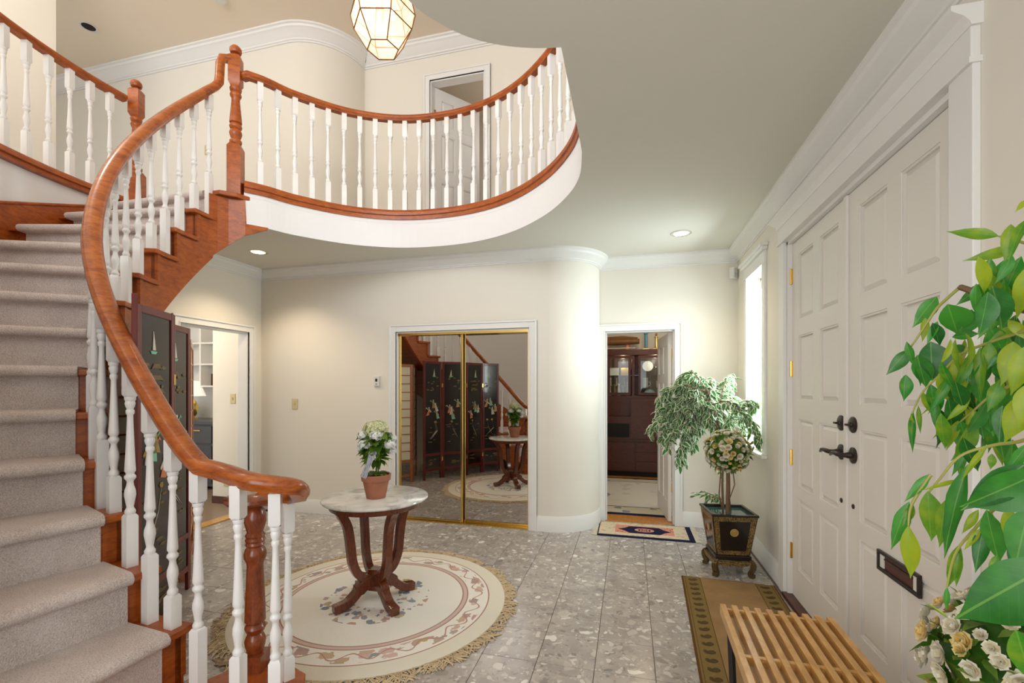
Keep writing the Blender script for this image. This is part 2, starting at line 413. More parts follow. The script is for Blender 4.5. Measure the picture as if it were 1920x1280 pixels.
def marble():
    m, nt, b = new_mat('white_marble'); N = nt.nodes; L = nt.links
    tc = N.new('ShaderNodeTexCoord'); n = N.new('ShaderNodeTexNoise'); n.inputs['Scale'].default_value = 5; n.inputs['Detail'].default_value = 7; n.inputs['Distortion'].default_value = 1.6
    L.new(tc.outputs['Object'], n.inputs['Vector'])
    L.new(ramp(nt, [(.36, (.42, .42, .40)), (.48, (.68, .67, .64)), (.6, (.80, .79, .76))], n.outputs[0]), b.inputs['Base Color'])
    b.inputs['Roughness'].default_value = .12; return m
M['marble'] = marble()

def radial_rug():
    m, nt, b = new_mat('round_rug_wool'); N = nt.nodes; L = nt.links
    tc = N.new('ShaderNodeTexCoord'); ln = N.new('ShaderNodeVectorMath'); ln.operation = 'LENGTH'
    fl = N.new('ShaderNodeVectorMath'); fl.operation = 'MULTIPLY'; fl.inputs[1].default_value = (1, 1, 0); L.new(tc.outputs['Object'], fl.inputs[0])
    L.new(fl.outputs[0], ln.inputs[0]); R_ = ln.outputs['Value']
    sp = N.new('ShaderNodeSeparateXYZ'); L.new(tc.outputs['Object'], sp.inputs[0])
    an = N.new('ShaderNodeMath'); an.operation = 'ARCTAN2'; L.new(sp.outputs[1], an.inputs[0]); L.new(sp.outputs[0], an.inputs[1])
    cr = (.78, .73, .62); iv = (.86, .83, .76); ro = (.56, .40, .34); dr = (.42, .22, .17)
    e = [(.0, iv), (.0, iv)]
    r = N.new('ShaderNodeValToRGB'); r.color_ramp.interpolation = 'CONSTANT'
    stops = [(0, iv), (.565, dr), (.572, (.66, .50, .45)), (.596, dr), (.604, iv), (.735, dr), (.745, cr)]
    el = r.color_ramp.elements
    while len(el) < len(stops): el.new(.5)
    for i, (p, c) in enumerate(stops): el[i].position = p; el[i].color = (*c, 1)
    L.new(R_, r.inputs[0])
    # curling floral scroll in the border and in the centre wreath
    def floral(rc, half, freq, cols, prev, ring=True):
        cmb = N.new('ShaderNodeCombineXYZ')
        ra = N.new('ShaderNodeMath'); ra.operation = 'MULTIPLY'; ra.inputs[1].default_value = freq; L.new(an.outputs[0], ra.inputs[0])
        rr = N.new('ShaderNodeMath'); rr.operation = 'MULTIPLY'; rr.inputs[1].default_value = 17; L.new(R_, rr.inputs[0])
        L.new(ra.outputs[0], cmb.inputs[0]); L.new(rr.outputs[0], cmb.inputs[1])
        v = N.new('ShaderNodeTexVoronoi'); v.inputs['Scale'].default_value = 1.0; L.new(cmb.outputs[0], v.inputs['Vector'])
        nz = N.new('ShaderNodeTexNoise'); nz.inputs['Scale'].default_value = 26; nz.inputs['Detail'].default_value = 2; L.new(tc.outputs['Object'], nz.inputs['Vector'])
        ds = N.new('ShaderNodeMath'); ds.operation = 'MULTIPLY_ADD'; ds.inputs[1].default_value = .9; L.new(nz.outputs[0], ds.inputs[0]); L.new(v.outputs['Distance'], ds.inputs[2])
        lt = N.new('ShaderNodeMath'); lt.operation = 'LESS_THAN'; lt.inputs[1].default_value = .87; L.new(ds.outputs[0], lt.inputs[0])
        d0 = N.new('ShaderNodeMath'); d0.operation = 'SUBTRACT'; d0.inputs[1].default_value = rc; L.new(R_, d0.inputs[0])
        ab = N.new('ShaderNodeMath'); ab.operation = 'ABSOLUTE'; L.new(d0.outputs[0], ab.inputs[0])
        l2 = N.new('ShaderNodeMath'); l2.operation = 'LESS_THAN'; l2.inputs[1].default_value = half; L.new(ab.outputs[0], l2.inputs[0])
        mu = N.new('ShaderNodeMath'); mu.operation = 'MULTIPLY'; L.new(lt.outputs[0], mu.inputs[0]); L.new(l2.outputs[0], mu.inputs[1])
        sc = N.new('ShaderNodeSeparateColor'); L.new(v.outputs['Color'], sc.inputs[0])
        cc = ramp(nt, cols, sc.outputs[0])
        mx = N.new('ShaderNodeMix'); mx.data_type = 'RGBA'; L.new(mu.outputs[0], mx.inputs[0]); L.new(prev, mx.inputs[6]); L.new(cc, mx.inputs[7]); return mx.outputs[2]
    cols = [(.0, (.30, .33, .36)), (.35, (.60, .34, .28)), (.55, (.42, .42, .40)), (.7, (.55, .40, .20)), (.9, (.68, .48, .44))]
    c = floral(.67, .052, 6.5, cols, r.outputs[0])
    c = floral(.245, .10, 5, [(.0, (.22, .25, .30)), (.5, (.34, .35, .38)), (.75, (.55, .35, .30)), (.9, (.5, .42, .25))], c)
    # thin wavy vine line
    sn = N.new('ShaderNodeMath'); sn.operation = 'MULTIPLY'; sn.inputs[1].default_value = 22; L.new(an.outputs[0], sn.inputs[0])
    s2 = N.new('ShaderNodeMath'); s2.operation = 'SINE'; L.new(sn.outputs[0], s2.inputs[0])
    s3 = N.new('ShaderNodeMath'); s3.operation = 'MULTIPLY_ADD'; s3.inputs[1].default_value = .03; s3.inputs[2].default_value = .668; L.new(s2.outputs[0], s3.inputs[0])
    s4 = N.new('ShaderNodeMath'); s4.operation = 'SUBTRACT'; L.new(R_, s4.inputs[0]); L.new(s3.outputs[0], s4.inputs[1])
    s5 = N.new('ShaderNodeMath'); s5.operation = 'ABSOLUTE'; L.new(s4.outputs[0], s5.inputs[0])
    s6 = N.new('ShaderNodeMath'); s6.operation = 'LESS_THAN'; s6.inputs[1].default_value = .005; L.new(s5.outputs[0], s6.inputs[0])
    mx = N.new('ShaderNodeMix'); mx.data_type = 'RGBA'; L.new(s6.outputs[0], mx.inputs[0]); L.new(c, mx.inputs[6]); mx.inputs[7].default_value = (.50, .28, .22, 1)
    L.new(mx.outputs[2], b.inputs['Base Color']); b.inputs['Roughness'].default_value = .95
    n2 = N.new('ShaderNodeTexNoise'); n2.inputs['Scale'].default_value = 160; L.new(tc.outputs['Object'], n2.inputs['Vector'])
    bp = N.new('ShaderNodeBump'); bp.inputs['Strength'].default_value = .4; bp.inputs['Distance'].default_value = .006; L.new(n2.outputs[0], bp.inputs['Height']); L.new(bp.outputs[0], b.inputs['Normal'])
    return m
M['roundrug'] = radial_rug()
M['fringe'] = flat('tan_fringe_yarn', (.66, .52, .33), .95)
M['fringew'] = flat('pale_fringe_yarn', (.62, .56, .44), .95)
def wool(name, col, n=.15, s=60):
    return flat(name, col, .95, spec=.1, noise=n, nscale=s, bump=.3, bscale=160)
def floral_wool(name, base, cols, scale=28):
    m, nt, b = new_mat(name); N = nt.nodes; L = nt.links
    tc = N.new('ShaderNodeTexCoord'); v = N.new('ShaderNodeTexVoronoi'); v.inputs['Scale'].default_value = scale; L.new(tc.outputs['Object'], v.inputs['Vector'])
    nz = N.new('ShaderNodeTexNoise'); nz.inputs['Scale'].default_value = scale*1.6; L.new(tc.outputs['Object'], nz.inputs['Vector'])
    ds = N.new('ShaderNodeMath'); ds.operation = 'MULTIPLY_ADD'; ds.inputs[1].default_value = .8; L.new(nz.outputs[0], ds.inputs[0]); L.new(v.outputs['Distance'], ds.inputs[2])
    lt = N.new('ShaderNodeMath'); lt.operation = 'LESS_THAN'; lt.inputs[1].default_value = .72; L.new(ds.outputs[0], lt.inputs[0])
    sc = N.new('ShaderNodeSeparateColor'); L.new(v.outputs['Color'], sc.inputs[0]); cc = ramp(nt, cols, sc.outputs[0])
    mx = N.new('ShaderNodeMix'); mx.data_type = 'RGBA'; L.new(lt.outputs[0], mx.inputs[0]); mx.inputs[6].default_value = (*base, 1); L.new(cc, mx.inputs[7])
    L.new(mx.outputs[2], b.inputs['Base Color']); b.inputs['Roughness'].default_value = .95; b.inputs['Specular IOR Level'].default_value = .1
    return m
M['navy'] = wool('navy_wool', (.014, .015, .045))
M['creamwool'] = floral_wool('cream_floral_wool', (.60, .50, .35), [(0, (.62, .30, .20)), (.5, (.33, .38, .24)), (.9, (.66, .40, .26))], 22)
M['rosewool'] = floral_wool('rose_floral_wool', (.60, .24, .17), [(0, (.70, .42, .26)), (.5, (.10, .03, .05)), (.9, (.60, .28, .2))], 40)
M['rose'] = wool('rose_wool', (.66, .27, .19))
M['tanmat'] = flat('tan_doormat', (.34, .215, .10), .95, spec=.1, noise=.25, nscale=9, bump=.4, bscale=200)
M['tanline'] = wool('brown_mat_line', (.13, .065, .02))
M['tanborder'] = wool('olive_mat_border', (.24, .165, .06))
M['paisley'] = wool('dark_paisley', (.10, .07, .03), .4, 90)
M['whiterug'] = floral_wool('white_study_rug', (.62, .60, .54), [(0, (.60, .58, .52)), (.8, (.52, .50, .46))], 6)
M['bluerug'] = floral_wool('blue_cream_border_wool', (.55, .50, .38), [(0, (.10, .13, .22)), (.5, (.50, .36, .12)), (.8, (.2, .22, .3))], 7)

def stripes(name, c1, c2, n):
    m, nt, b = new_mat(name); N = nt.nodes; L = nt.links
    tc = N.new('ShaderNodeTexCoord'); sp = N.new('ShaderNodeSeparateXYZ'); L.new(tc.outputs['Object'], sp.inputs[0])
    mu = N.new('ShaderNodeMath'); mu.operation = 'MULTIPLY'; mu.inputs[1].default_value = n; L.new(sp.outputs[0], mu.inputs[0])
    fr = N.new('ShaderNodeMath'); fr.operation = 'FRACT'; L.new(mu.outputs[0], fr.inputs[0])
    gt = N.new('ShaderNodeMath'); gt.operation = 'GREATER_THAN'; gt.inputs[1].default_value = .5; L.new(fr.outputs[0], gt.inputs[0])
    mx = N.new('ShaderNodeMix'); mx.data_type = 'RGBA'; L.new(gt.outputs[0], mx.inputs[0]); mx.inputs[6].default_value = (*c1, 1); mx.inputs[7].default_value = (*c2, 1)
    L.new(mx.outputs[2], b.inputs['Base Color']); b.inputs['Roughness'].default_value = .6; return m
M['ribbon'] = stripes('striped_ribbon', (.78, .80, .84), (.10, .12, .18), 130)

# ------------------------------------------------------------------ dimensions
H1 = 2.76          # lower ceiling
FU = 2.993         # upper floor
H2 = 5.57          # upper ceiling
XR, YB, YC, XL = 1.035, 4.90, 4.38, -4.15
CS = (-1.72, 2.95)  # stair centre
RO = 2.72          # outer stair wall
RISE = .2138
def th(j): return 180.5 + 7.35*(14-j)
def shrink(a):  # the inner edge draws in a little towards the bottom
    t = min(1, max(0, (a-235)/33)); return -.045*t*t*(3-2*t)
def pol(r, a, z=None):
    p = (CS[0]+r*math.cos(math.radians(a)), CS[1]+r*math.sin(math.radians(a)))
    return p if z is None else (*p, z)

# ================================================================== STRUCTURE
floor = MB().box(-4.6, 1.2, -1.6, 5.02, -.12, -.006).build('floor', M['grout']); tag(floor, kind='structure')
ts = .2925
tile_me = None
xs = [-.461+ts*k for k in range(-13, 6)]; ys = [2.573+ts*k for k in range(-7, 9)]
g = .0013
tb = MB().box(g, ts-g, g, ts-g, -.02, 0)
tile0 = tb.build('marble_tile', M['tile'], floor, bevel=.0012)
cnt = 0
for x in xs:
    for y in ys:
        x1 = min(x+ts, XR); y1 = min(y+ts, YB)
        if math.hypot(x+ts/2-CS[0], y+ts/2-CS[1]) > RO+.2 and x < -2: continue
        if x > .9 and x1-x < .08: continue
        sx = (x1-x)/ts; sy = (y1-y)/ts
        if sy < .1: continue
        Mx = Matrix.Translation((x, y, 0)) @ Matrix.Diagonal((sx, sy, 1, 1))
        if cnt == 0: tile0.matrix_local = Mx
        else: dup(tile0, Mx, floor)
        cnt += 1
tag(MB().box(XL-.0, -4.0, 4.0, YC, -.02, 0).build('floor_strip', M['tile'], floor))

def struct(name, mb, mat, **k):
    return tag(mb.build(name, mat, **k), kind='structure')

# slab with the stairwell opening
bal_pts = catmull([(-3.09, 3.08), (-2.985, 3.21), (-2.86, 3.43), (-2.55, 3.76), (-2.14, 3.97), (-1.68, 4.02), (-1.28, 3.95), (-.93, 3.77), (-.626, 3.49), (-.42, 3.19), (-.309, 2.92), (-.263, 2.62)], 6)
bal_path = [(p[0], p[1]) for p in bal_pts] + [(-.263, 2.4), (-.263, 2.1), (-.263, 1.80)]
lip = [(p[0], p[1]) for p in catmull([(-.263, 1.80), (-.371, 1.776), (-.49, 1.73), (-.6, 1.66), (-.69, 1.56), (-.75, 1.446), (-.80, 1.2), (-.82, .8), (-.92, .36)], 4)]
hole = bal_path + lip[1:-1] + arc(*CS, RO, 286, 178.4, 40) + [pol(1.54, 178.4), (-3.20, 3.04)]
outer = [(-8.2, -1.6), (1.2, -1.6), (1.2, 8.3), (-8.2, 8.3)]
def slab(name, outer, hole, z0, z1, mats):
    polys = [[Vector((x, y, 0)) for x, y in outer], [Vector((x, y, 0)) for x, y in hole]]
    tris = geometry.tessellate_polygon(polys)
    vs = outer+hole; n = len(vs); mb = MB()
    V = [(x, y, z0) for x, y in vs]+[(x, y, z1) for x, y in vs]
    mb.cur = 0; mb.add(V, [tuple(t) for t in tris])
    mb.cur = 1; mb.add(V, [tuple(n+i for i in t) for t in tris])
    no = len(outer)
    mb.cur = 2
    mb.add(V, [(i, (i+1) % no, n+(i+1) % no, n+i) for i in range(no)] +
           [(no+i, no+(i+1) % len(hole), n+no+(i+1) % len(hole), n+no+i) for i in range(len(hole))])
    return mb.build(name, mats)
ceil = slab('ceiling', outer, hole, H1, FU, [M['ceil'], M['carpet'], M['fascia']])
for p in ceil.data.polygons:   # faces were merged by index per region
    c = p.center
    p.material_index = 0 if c.z < H1+.001 else (1 if c.z > FU-.001 else 2)
tag(ceil, kind='structure')

def MT(x, y, rz): return Matrix.Translation((x, y, 0)) @ Matrix.Rotation(rz, 4, 'Z')
# right wall: runs along +Y at X = XR, thickness outwards
DR0, DR1, DRH = 1.80, 3.45, 2.39
W0, W1, WZ0, WZ1 = 3.98, 4.48, .90, 2.38
Y0 = -1.6
m = MB()
Mr = Matrix.Translation((XR+.16, Y0, 0)) @ Matrix.Rotation(PI/2, 4, 'Z')
m.wall(YB+.12-Y0, 0, H1, .16, [(DR0-Y0, DR1-Y0, 0, DRH), (W0-Y0, W1-Y0, WZ0, WZ1)], Mr)
struct('wall_right', m, M['wall'])
struct('wall_upper_right', MB().box(XR, XR+.16, Y0, 5.2, FU, H2), M['wall'])
# far wall with the study door
BX0, BX1, BH = -.246, .447, 2.00
m = MB(); m.wall(XR+.12-(-.31), 0, H1, .12, [(BX0+.31, BX1+.31, 0, BH)], MT(-.31, YB, 0)); struct('wall_back', m, M['wall'])
# closet wall + rounded corner
CX0, CX1, CH = -2.41, -.954, 2.00
m = MB(); m.wall(-.757-XL, 0, H1, .12, [(CX0-XL, CX1-XL, 0, CH)], MT(XL, YC, 0)); struct('wall_closet', m, M['wall'])
col_path = arc(-.757, 4.83, .45, 90, 0, 18)
col_path = [(-.757+.45*math.sin(math.radians(a)), 4.83-.45*math.cos(math.radians(a))) for a in [i*5 for i in range(19)]] + [(-.307, YB)]
struct('wall_rounded', MB().sweep_h(col_path, [(0, 0), (.1, 0), (.1, H1), (0, H1)]), M['wall'], smooth=30)
# left wall with the den opening
LY0, LY1, LH = 3.38, 4.19, 2.03
m = MB(); m.wall(YC+.12-2.98, 0, H1, .12, [(LY0-2.98, LY1-2.98, 0, LH)], Matrix.Translation((XL, 2.98, 0)) @ Matrix.Rotation(PI/2, 4, 'Z')); struct('wall_left', m, M['wall'])
# curved outer wall of the stair
struct('wall_stair', MB().sweep_h(arc(*CS, RO, 177, 271, 50), [(0, 0), (-.12, 0), (-.12, FU+.045), (0, FU+.045)]), M['fascia'], smooth=30)
struct('wall_under_stair', MB().box(-4.47, XL, 2.93, 2.99, 0, H1), M['wall'])
struct('trim_balcony_curb', MB().sweep_h(bal_path, [(0, FU-.002), (.08, FU-.002), (.08, FU+.032), (0, FU+.032)]), M['fascia'], smooth=30)
# upper walls
UX0, UX1, UH = -2.336, -1.645, 5.12
m = MB(); m.wall(XR+.1+3.23, FU, H2, .12, [(UX0+3.23, UX1+3.23, FU, UH)], MT(-3.23, 5.07, 0)); struct('wall_upper_back', m, M['wall'])
uc = [(-8.2, 4.45), (-3.85, 4.45)] + [(-3.85+.62*math.sin(math.radians(a)), 5.07-.62*math.cos(math.radians(a))) for a in range(5, 91, 5)]
struct('wall_upper_curved', MB().sweep_h(uc, [(0, FU), (.12, FU), (.12, H2), (0, H2)]), M['wall'], smooth=30)
struct('wall_upper_left', MB().box(-5.45, -5.3, Y0, 3.1, FU, H2), M['wall'])
struct('wall_upper_side', MB().box(-8.2, -8.1, 3.0, 4.5, FU, H2), M['wall'])
struct('ceiling_upper', MB().box(-8.2, 1.2, Y0, 8.3, H2, H2+.1), flat('upper_ceiling_paint', (.84, .74, .60), .8, spec=.2))
# bedroom beyond the upper door
struct('wall_bedroom', MB().box(-3.6, .6, 6.6, 6.7, FU, H2).box(-3.7, -3.6, 5.19, 6.7, FU, H2).box(.6, .7, 5.19, 6.7, FU, H2), M['wall'])
# study shell
struct('wall_study', MB().box(-2.6, 2.2, 7.95, 8.05, 0, H1).box(-2.6, -2.5, 5.02, 8, 0, H1).box(2.1, 2.2, 5.02, 8, 0, H1).box(1.1, 2.2, 5.0, 5.1, 0, H1), M['wall'])
struct('floor_study', MB().box(-2.6, 2.2, YB+.02, 8.05, -.12, .004), M['floorwood'])
# den shell
struct('floor_den', MB().box(-8.2, XL-.02, 2.2, 7.2, -.12, .003), M['tilebrown'])
struct('wall_den', MB().box(-4.93, XL-.12, 4.45, 5.7, 0, H1).box(-8.2, -4.93, 5.62, 5.72, 0, H1).box(-8.2, -8.1, 2.2, 5.7, 0, H1), M['wall'])
tag(MB().box(XL-.13, XL+.01, LY0, LY1, .0, .012).build('trim_den_threshold', M['pine']), kind='structure')

# crown mouldings
def crown_prof(z, d=.115, p=.10, sg=-1):
    pts = [(0, 0), (p, 0), (p, -.018), (p*.86, -.026), (p*.80, -.045), (p*.62, -.058), (p*.36, -d*.66), (p*.2, -d*.76), (p*.2, -d*.87), (p*.10, -d*.9), (p*.10, -d), (0, -d)]
    return [(sg*a, z+b) for a, b in pts]
lower_line = [(XL, 3.0), (XL, YC)] + [(-.757, YC)] + col_path[1:] + [(XR, YB), (XR, Y0)]
tag(MB().sweep_h(lower_line, crown_prof(H1)).build('trim_crown_lower', M['trim'], smooth=35), kind='structure')
tag(MB().sweep_h(uc + [(XR, 5.07), (XR, Y0)], crown_prof(H2, .16, .13)).build('trim_crown_upper', M['trim'], smooth=35), kind='structure')
# baseboards
def base(name, path, z=0, h=.15):
    pr = [(0, z), (-.016, z), (-.016, z+h-.03), (-.009, z+h-.012), (-.006, z+h), (0, z+h)]
    return tag(MB().sweep_h(path, pr).build(name, M['trim'], smooth=35), kind='structure')
CA = .075
base('baseboard_closet', [(XL, LY1+CA), (XL, YC), (CX0-CA, YC)])
base('baseboard_rounded', [(CX1+CA, YC), (-.757, YC)] + col_path[1:-1] + [(-.307, YB-.012)])
base('baseboard_back', [(BX1+CA, YB), (XR, YB), (XR, DR1+.11)])
base('baseboard_right', [(XR, DR0-.12), (XR, Y0)])
base('baseboard_left', [(XL, 3.0), (XL, LY0-CA)])
base('baseboard_upper', [(-8.1, 4.45), (-3.85, 4.45)]+uc[2:]+[(UX0-CA, 5.07)], FU)
base('baseboard_upper_back', [(UX1+CA, 5.07), (XR, 5.07)], FU)
tag(MB().box(-4.93, XL-.12, 4.435, 4.45, 0, .09).build('baseboard_den', M['teak']), kind='structure')

# casings: flat board + raised back band
def casing(name, x0, x1, z0, z1, w, Mx, th=.02, parent=None, mat=None):
    m = MB()
    for a, b, t in ((0, w, th), (w-.018, w, th+.010), (0, .012, th+.004)):
        m.box(x0-b, x0-a, -t, 0, z0, z1+b, Mx).box(x1+a, x1+b, -t, 0, z0, z1+b, Mx).box(x0-a, x1+a, -t, 0, z1+a, z1+b, Mx)
    # jamb lining
    return m.build(name, mat or M['trim'], parent, bevel=.002)
def jamb(name, x0, x1, z0, z1, d, Mx, parent=None, t=.015):
    m = MB().box(x0, x0+t, 0, d, z0, z1, Mx).box(x1-t, x1, 0, d, z0, z1, Mx).box(x0+t, x1-t, 0, d, z1-t, z1, Mx)
    return m.build(name, M['trim'], parent)

# ---------------------------------------------------------------- door helper: leaf with recessed panels
def door_leaf(parent, w, h, th_, cols, rows, Mx, mat, raised=True, name='door_leaf'):
    """local x 0..w, y 0..th_ (visible face y=0), z 0..h"""
    holes = [(c0, c1, r0, r1) for c0, c1 in cols for r0, r1 in rows]
    lf = MB().wall(w, 0, h, th_, holes, Matrix.Identity(4)).build(name, mat, parent, M=Mx)
    for c0, c1, r0, r1 in holes:
        p = MB(); ins = .034
        y0 = .016
        o = [(c0, y0, r0), (c1, y0, r0), (c1, y0, r1), (c0, y0, r1)]
        i1 = [(c0+.012, y0, r0+.012), (c1-.012, y0, r0+.012), (c1-.012, y0, r1-.012), (c0+.012, y0, r1-.012)]
        i2 = [(c0+ins, .005, r0+ins), (c1-ins, .005, r0+ins), (c1-ins, .005, r1-ins), (c0+ins, .005, r1-ins)]
        bk = [(a, th_-.01, c) for a, _, c in o]
        p.add(o+i1+i2+bk, [(0,1,5,4),(1,2,6,5),(2,3,7,6),(3,0,4,7),(4,5,9,8),(5,6,10,9),(6,7,11,10),(7,4,8,11),(8,9,10,11),(12,15,14,13),(0,12,13,1),(1,13,14,2),(2,14,15,3),(3,15,12,0)])
        # sticking: small ovolo frame
        q = .010
        for a0, a1, b0, b1 in ((c0, c1, r0, r0+q), (c0, c1, r1-q, r1), (c0, c0+q, r0+q, r1-q), (c1-q, c1, r0+q, r1-q)):
            p.box(a0, a1, .004, y0, b0, b1)
        p.build('panel', mat, lf)
    return lf

# ---------------------------------------------------------------- window
win = empty('window_1'); tag(win, kind='structure')
Mw = Matrix.Translation((XR, 0, 0)) @ Matrix.Rotation(PI/2, 4, 'Z')     # local x -> +Y, local y -> -X
def bxw(m, y0, y1, z0, z1, x0, x1): return m.box(XR+x0, XR+x1, y0, y1, z0, z1)
m = MB()
for y0, y1 in ((W0-.075, W0), (W1, W1+.075)): bxw(m, y0, y1, WZ0-.02, WZ1, -.02, 0)
bxw(m, W0-.075, W1+.075, WZ1, WZ1+.10, -.022, 0)
m.build('window_casing', M['trim'], win, bevel=.003)
m = MB(); bxw(m, W0-.10, W1+.10, WZ1+.10, WZ1+.125, -.045, 0); bxw(m, W0-.115, W1+.115, WZ1+.125, WZ1+.15, -.06, 0)
m.build('window_cornice', M['trim'], win, bevel=.004)
m = MB(); bxw(m, W0-.09, W1+.09, WZ0-.045, WZ0-.02, -.045, .0); m.build('window_sill', M['trim'], win, bevel=.004)
m = MB()
for y0, y1, z0, z1 in ((W0, W0+.018, WZ0, WZ1), (W1-.018, W1, WZ0, WZ1), (W0, W1, WZ0, WZ0+.018), (W0, W1, WZ1-.018, WZ1)): bxw(m, y0, y1, z0, z1, .10, .13)
m.build('window_frame', M['trim'], win)
m = MB(); bxw(m, W0+.018, W1-.018, WZ0+.018, WZ1-.018, .113, .117); m.build('window_pane', M['glass'], win)

# ---------------------------------------------------------------- double front door
fd = empty('door_1'); tag(fd, kind='structure')
m = MB()
def bxr(m, y0, y1, z0, z1, x0, x1): return m.box(XR+x0, XR+x1, y0, y1, z0, z1)
for y0, y1 in ((DR0-.11, DR0), (DR1, DR1+.10)):
    bxr(m, y0, y1, 0, DRH+.01, -.022, 0)
bxr(m, DR0-.11, DR1+.10, DRH+.01, DRH+.12, -.026, 0)
m.build('door_casing', M['trim'], fd, bevel=.003)
cor = [(0, 0), (.030, 0), (.034, .012), (.050, .03), (.075, .045), (.082, .05), (.082, .065), (0, .065)]
m = MB().sweep_h([(XR, DR1+.11), (XR, DR0-.12)], [(-a, DRH+.115+b) for a, b in cor]); bxr(m, DR0-.116, DR1+.106, DRH+.002, DRH+.020, -.034, 0); m.build('cornice', M['trim'], fd)
m = MB()
bxr(m, DR0, DR0+.02, 0, DRH, 0, .15); bxr(m, DR1-.02, DR1, 0, DRH, 0, .15); bxr(m, DR0, DR1, DRH-.02, DRH, 0, .15)
m.build('door_jamb', M['trim'], fd)
m = MB(); bxr(m, DR0, DR1, 0, .02, -.03, .15); m.build('threshold', M['teak'], fd)
m = MB(); bxr(m, DR0, DR1, 0, DRH, .13, .15); m.build('outer_weather_panel', M['door'], fd)
rows = [(.20, .66), (.74, 1.18), (1.30, 1.72), (1.82, 2.25)]
lw = (DR1-DR0-.04)/2 - .0015
cols = [(.115, .355), (.455, .695)]
def frd(y0, mirror=False):   # local x -> -Y direction so the face looks to -X
    return Matrix.Translation((XR+.028, y0, .022)) @ Matrix.Rotation(-PI/2, 4, 'Z')
lA = door_leaf(fd, lw, DRH-.045, .045, cols, rows, frd(DR1-.02), M['door'])
lB = door_leaf(fd, lw, DRH-.045, .045, cols, rows, frd(DR0+.02+lw), M['door'])
m = MB().box(lw-.022, lw+.012, -.012, 0, 0, DRH-.045); m.build('astragal', M['door'], lA, bevel=.002)
def rose(leaf, x, z, r=.033):
    Ry = Matrix.Translation((x, 0, z)) @ Matrix.Rotation(PI/2, 4, 'X')
    return Ry
def rosette(m, x, z, r=.034):
    r = .040; m.lathe([(0, r), (.006, r), (.010, r*.8), (.014, r*.45), (.03, r*.34), (.036, r*.30), (.036, .001)], seg=20, M=rose(None, x, z)); return m
for leaf, dx, hd in ((lA, lw-.07, -1), (lB, .055, -1)):
    m = MB().lathe([(0, .040), (.006, .040), (.010, .034), (.013, .014), (.018, .012), (.018, .001)], seg=20, M=rose(None, dx, 1.20)); m.box(dx-.014, dx+.014, -.034, -.018, 1.195, 1.205); m.build('deadbolt', M['bronze'], leaf, smooth=True)
    m = rosette(MB(), dx, 1.05)
    m.tube([(dx, -.02, 1.05), (dx, -.055, 1.05), (dx+.015*-hd*-1, -.062, 1.052), (dx+hd*.05, -.062, 1.054), (dx+hd*.085, -.060, 1.050), (dx+hd*.11, -.056, 1.040), (dx+hd*.12, -.056, 1.035)], [.012, .012, .012, .011, .010, .008, .005], 10)
    m.build('lever_handle', M['bronze'], leaf, smooth=True)
    m = MB().lathe([(0, .012), (.004, .012), (.006, .008), (.006, .001)], seg=14, M=rose(None, dx, .80)); m.build('lock_button', M['bronze'], leaf)
# letter slot on the near leaf
sx0 = (DR0+.02+lw)-2.33; sx1 = (DR0+.02+lw)-2.03
m = MB()
for a in ((sx0, sx1, .662, .676), (sx0, sx1, .588, .602), (sx0, sx0+.014, .602, .662), (sx1-.014, sx1, .602, .662)): m.box(a[0], a[1], -.012, .0, a[2], a[3])
fr = m.build('letter_slot', M['bronze'], lB, bevel=.002)
MB().box(sx0+.014, sx1-.014, -.0015, -.0005, .602, .662).build('slot_recess', M['teak'], lB)
MB().box(sx0+.016, sx0+.045, -.006, -.001, .604, .660).box(sx1-.045, sx1-.016, -.006, -.001, .604, .660).build('slot_clip', M['plastic'], lB)
MB().tube([(sx0+.05, -.005, .645), (sx1-.05, -.005, .645)], .003, 6).build('slot_rod', M['bronze'], lB)
for z in (.29, .915, 1.51, 2.13):
    m = MB(); m.box(-.012, .014, -.006, 0, z-.05, z+.05); m.lathe([(-.055, .004), (-.052, .007), (.052, .007), (.055, .004)], (0, -.008, z), 10)
    m.build('hinge', M['brass'], lA)

# ---------------------------------------------------------------- study door (door_2)
d2 = empty('door_2'); tag(d2, kind='structure')
Mb = Matrix.Translation((0, YB, 0))
casing('door_casing', BX0, BX1, 0, BH, CA, Mb, parent=d2)
jamb('door_jamb', BX0, BX1, 0, BH, .12, Mb, d2)
Ml = Matrix.Translation((BX1-.02, YB+.105, .01)) @ Matrix.Rotation(math.radians(180-84), 4, 'Z')
l2 = door_leaf(d2, .655, BH-.03, .035, [(.09, .29), (.365, .565)], [(.2, .85), (1.0, 1.45), (1.55, 1.85)], Ml, M['door'])
for z in (.35, 1.75):
    MB().box(-.012, .02, -.008, .002, z-.045, z+.045).build('hinge', M['brassold'], l2)
MB().box(BX0, BX1, YB-.005, YB+.03, 0, .008).build('threshold', M['floorwood'], d2)

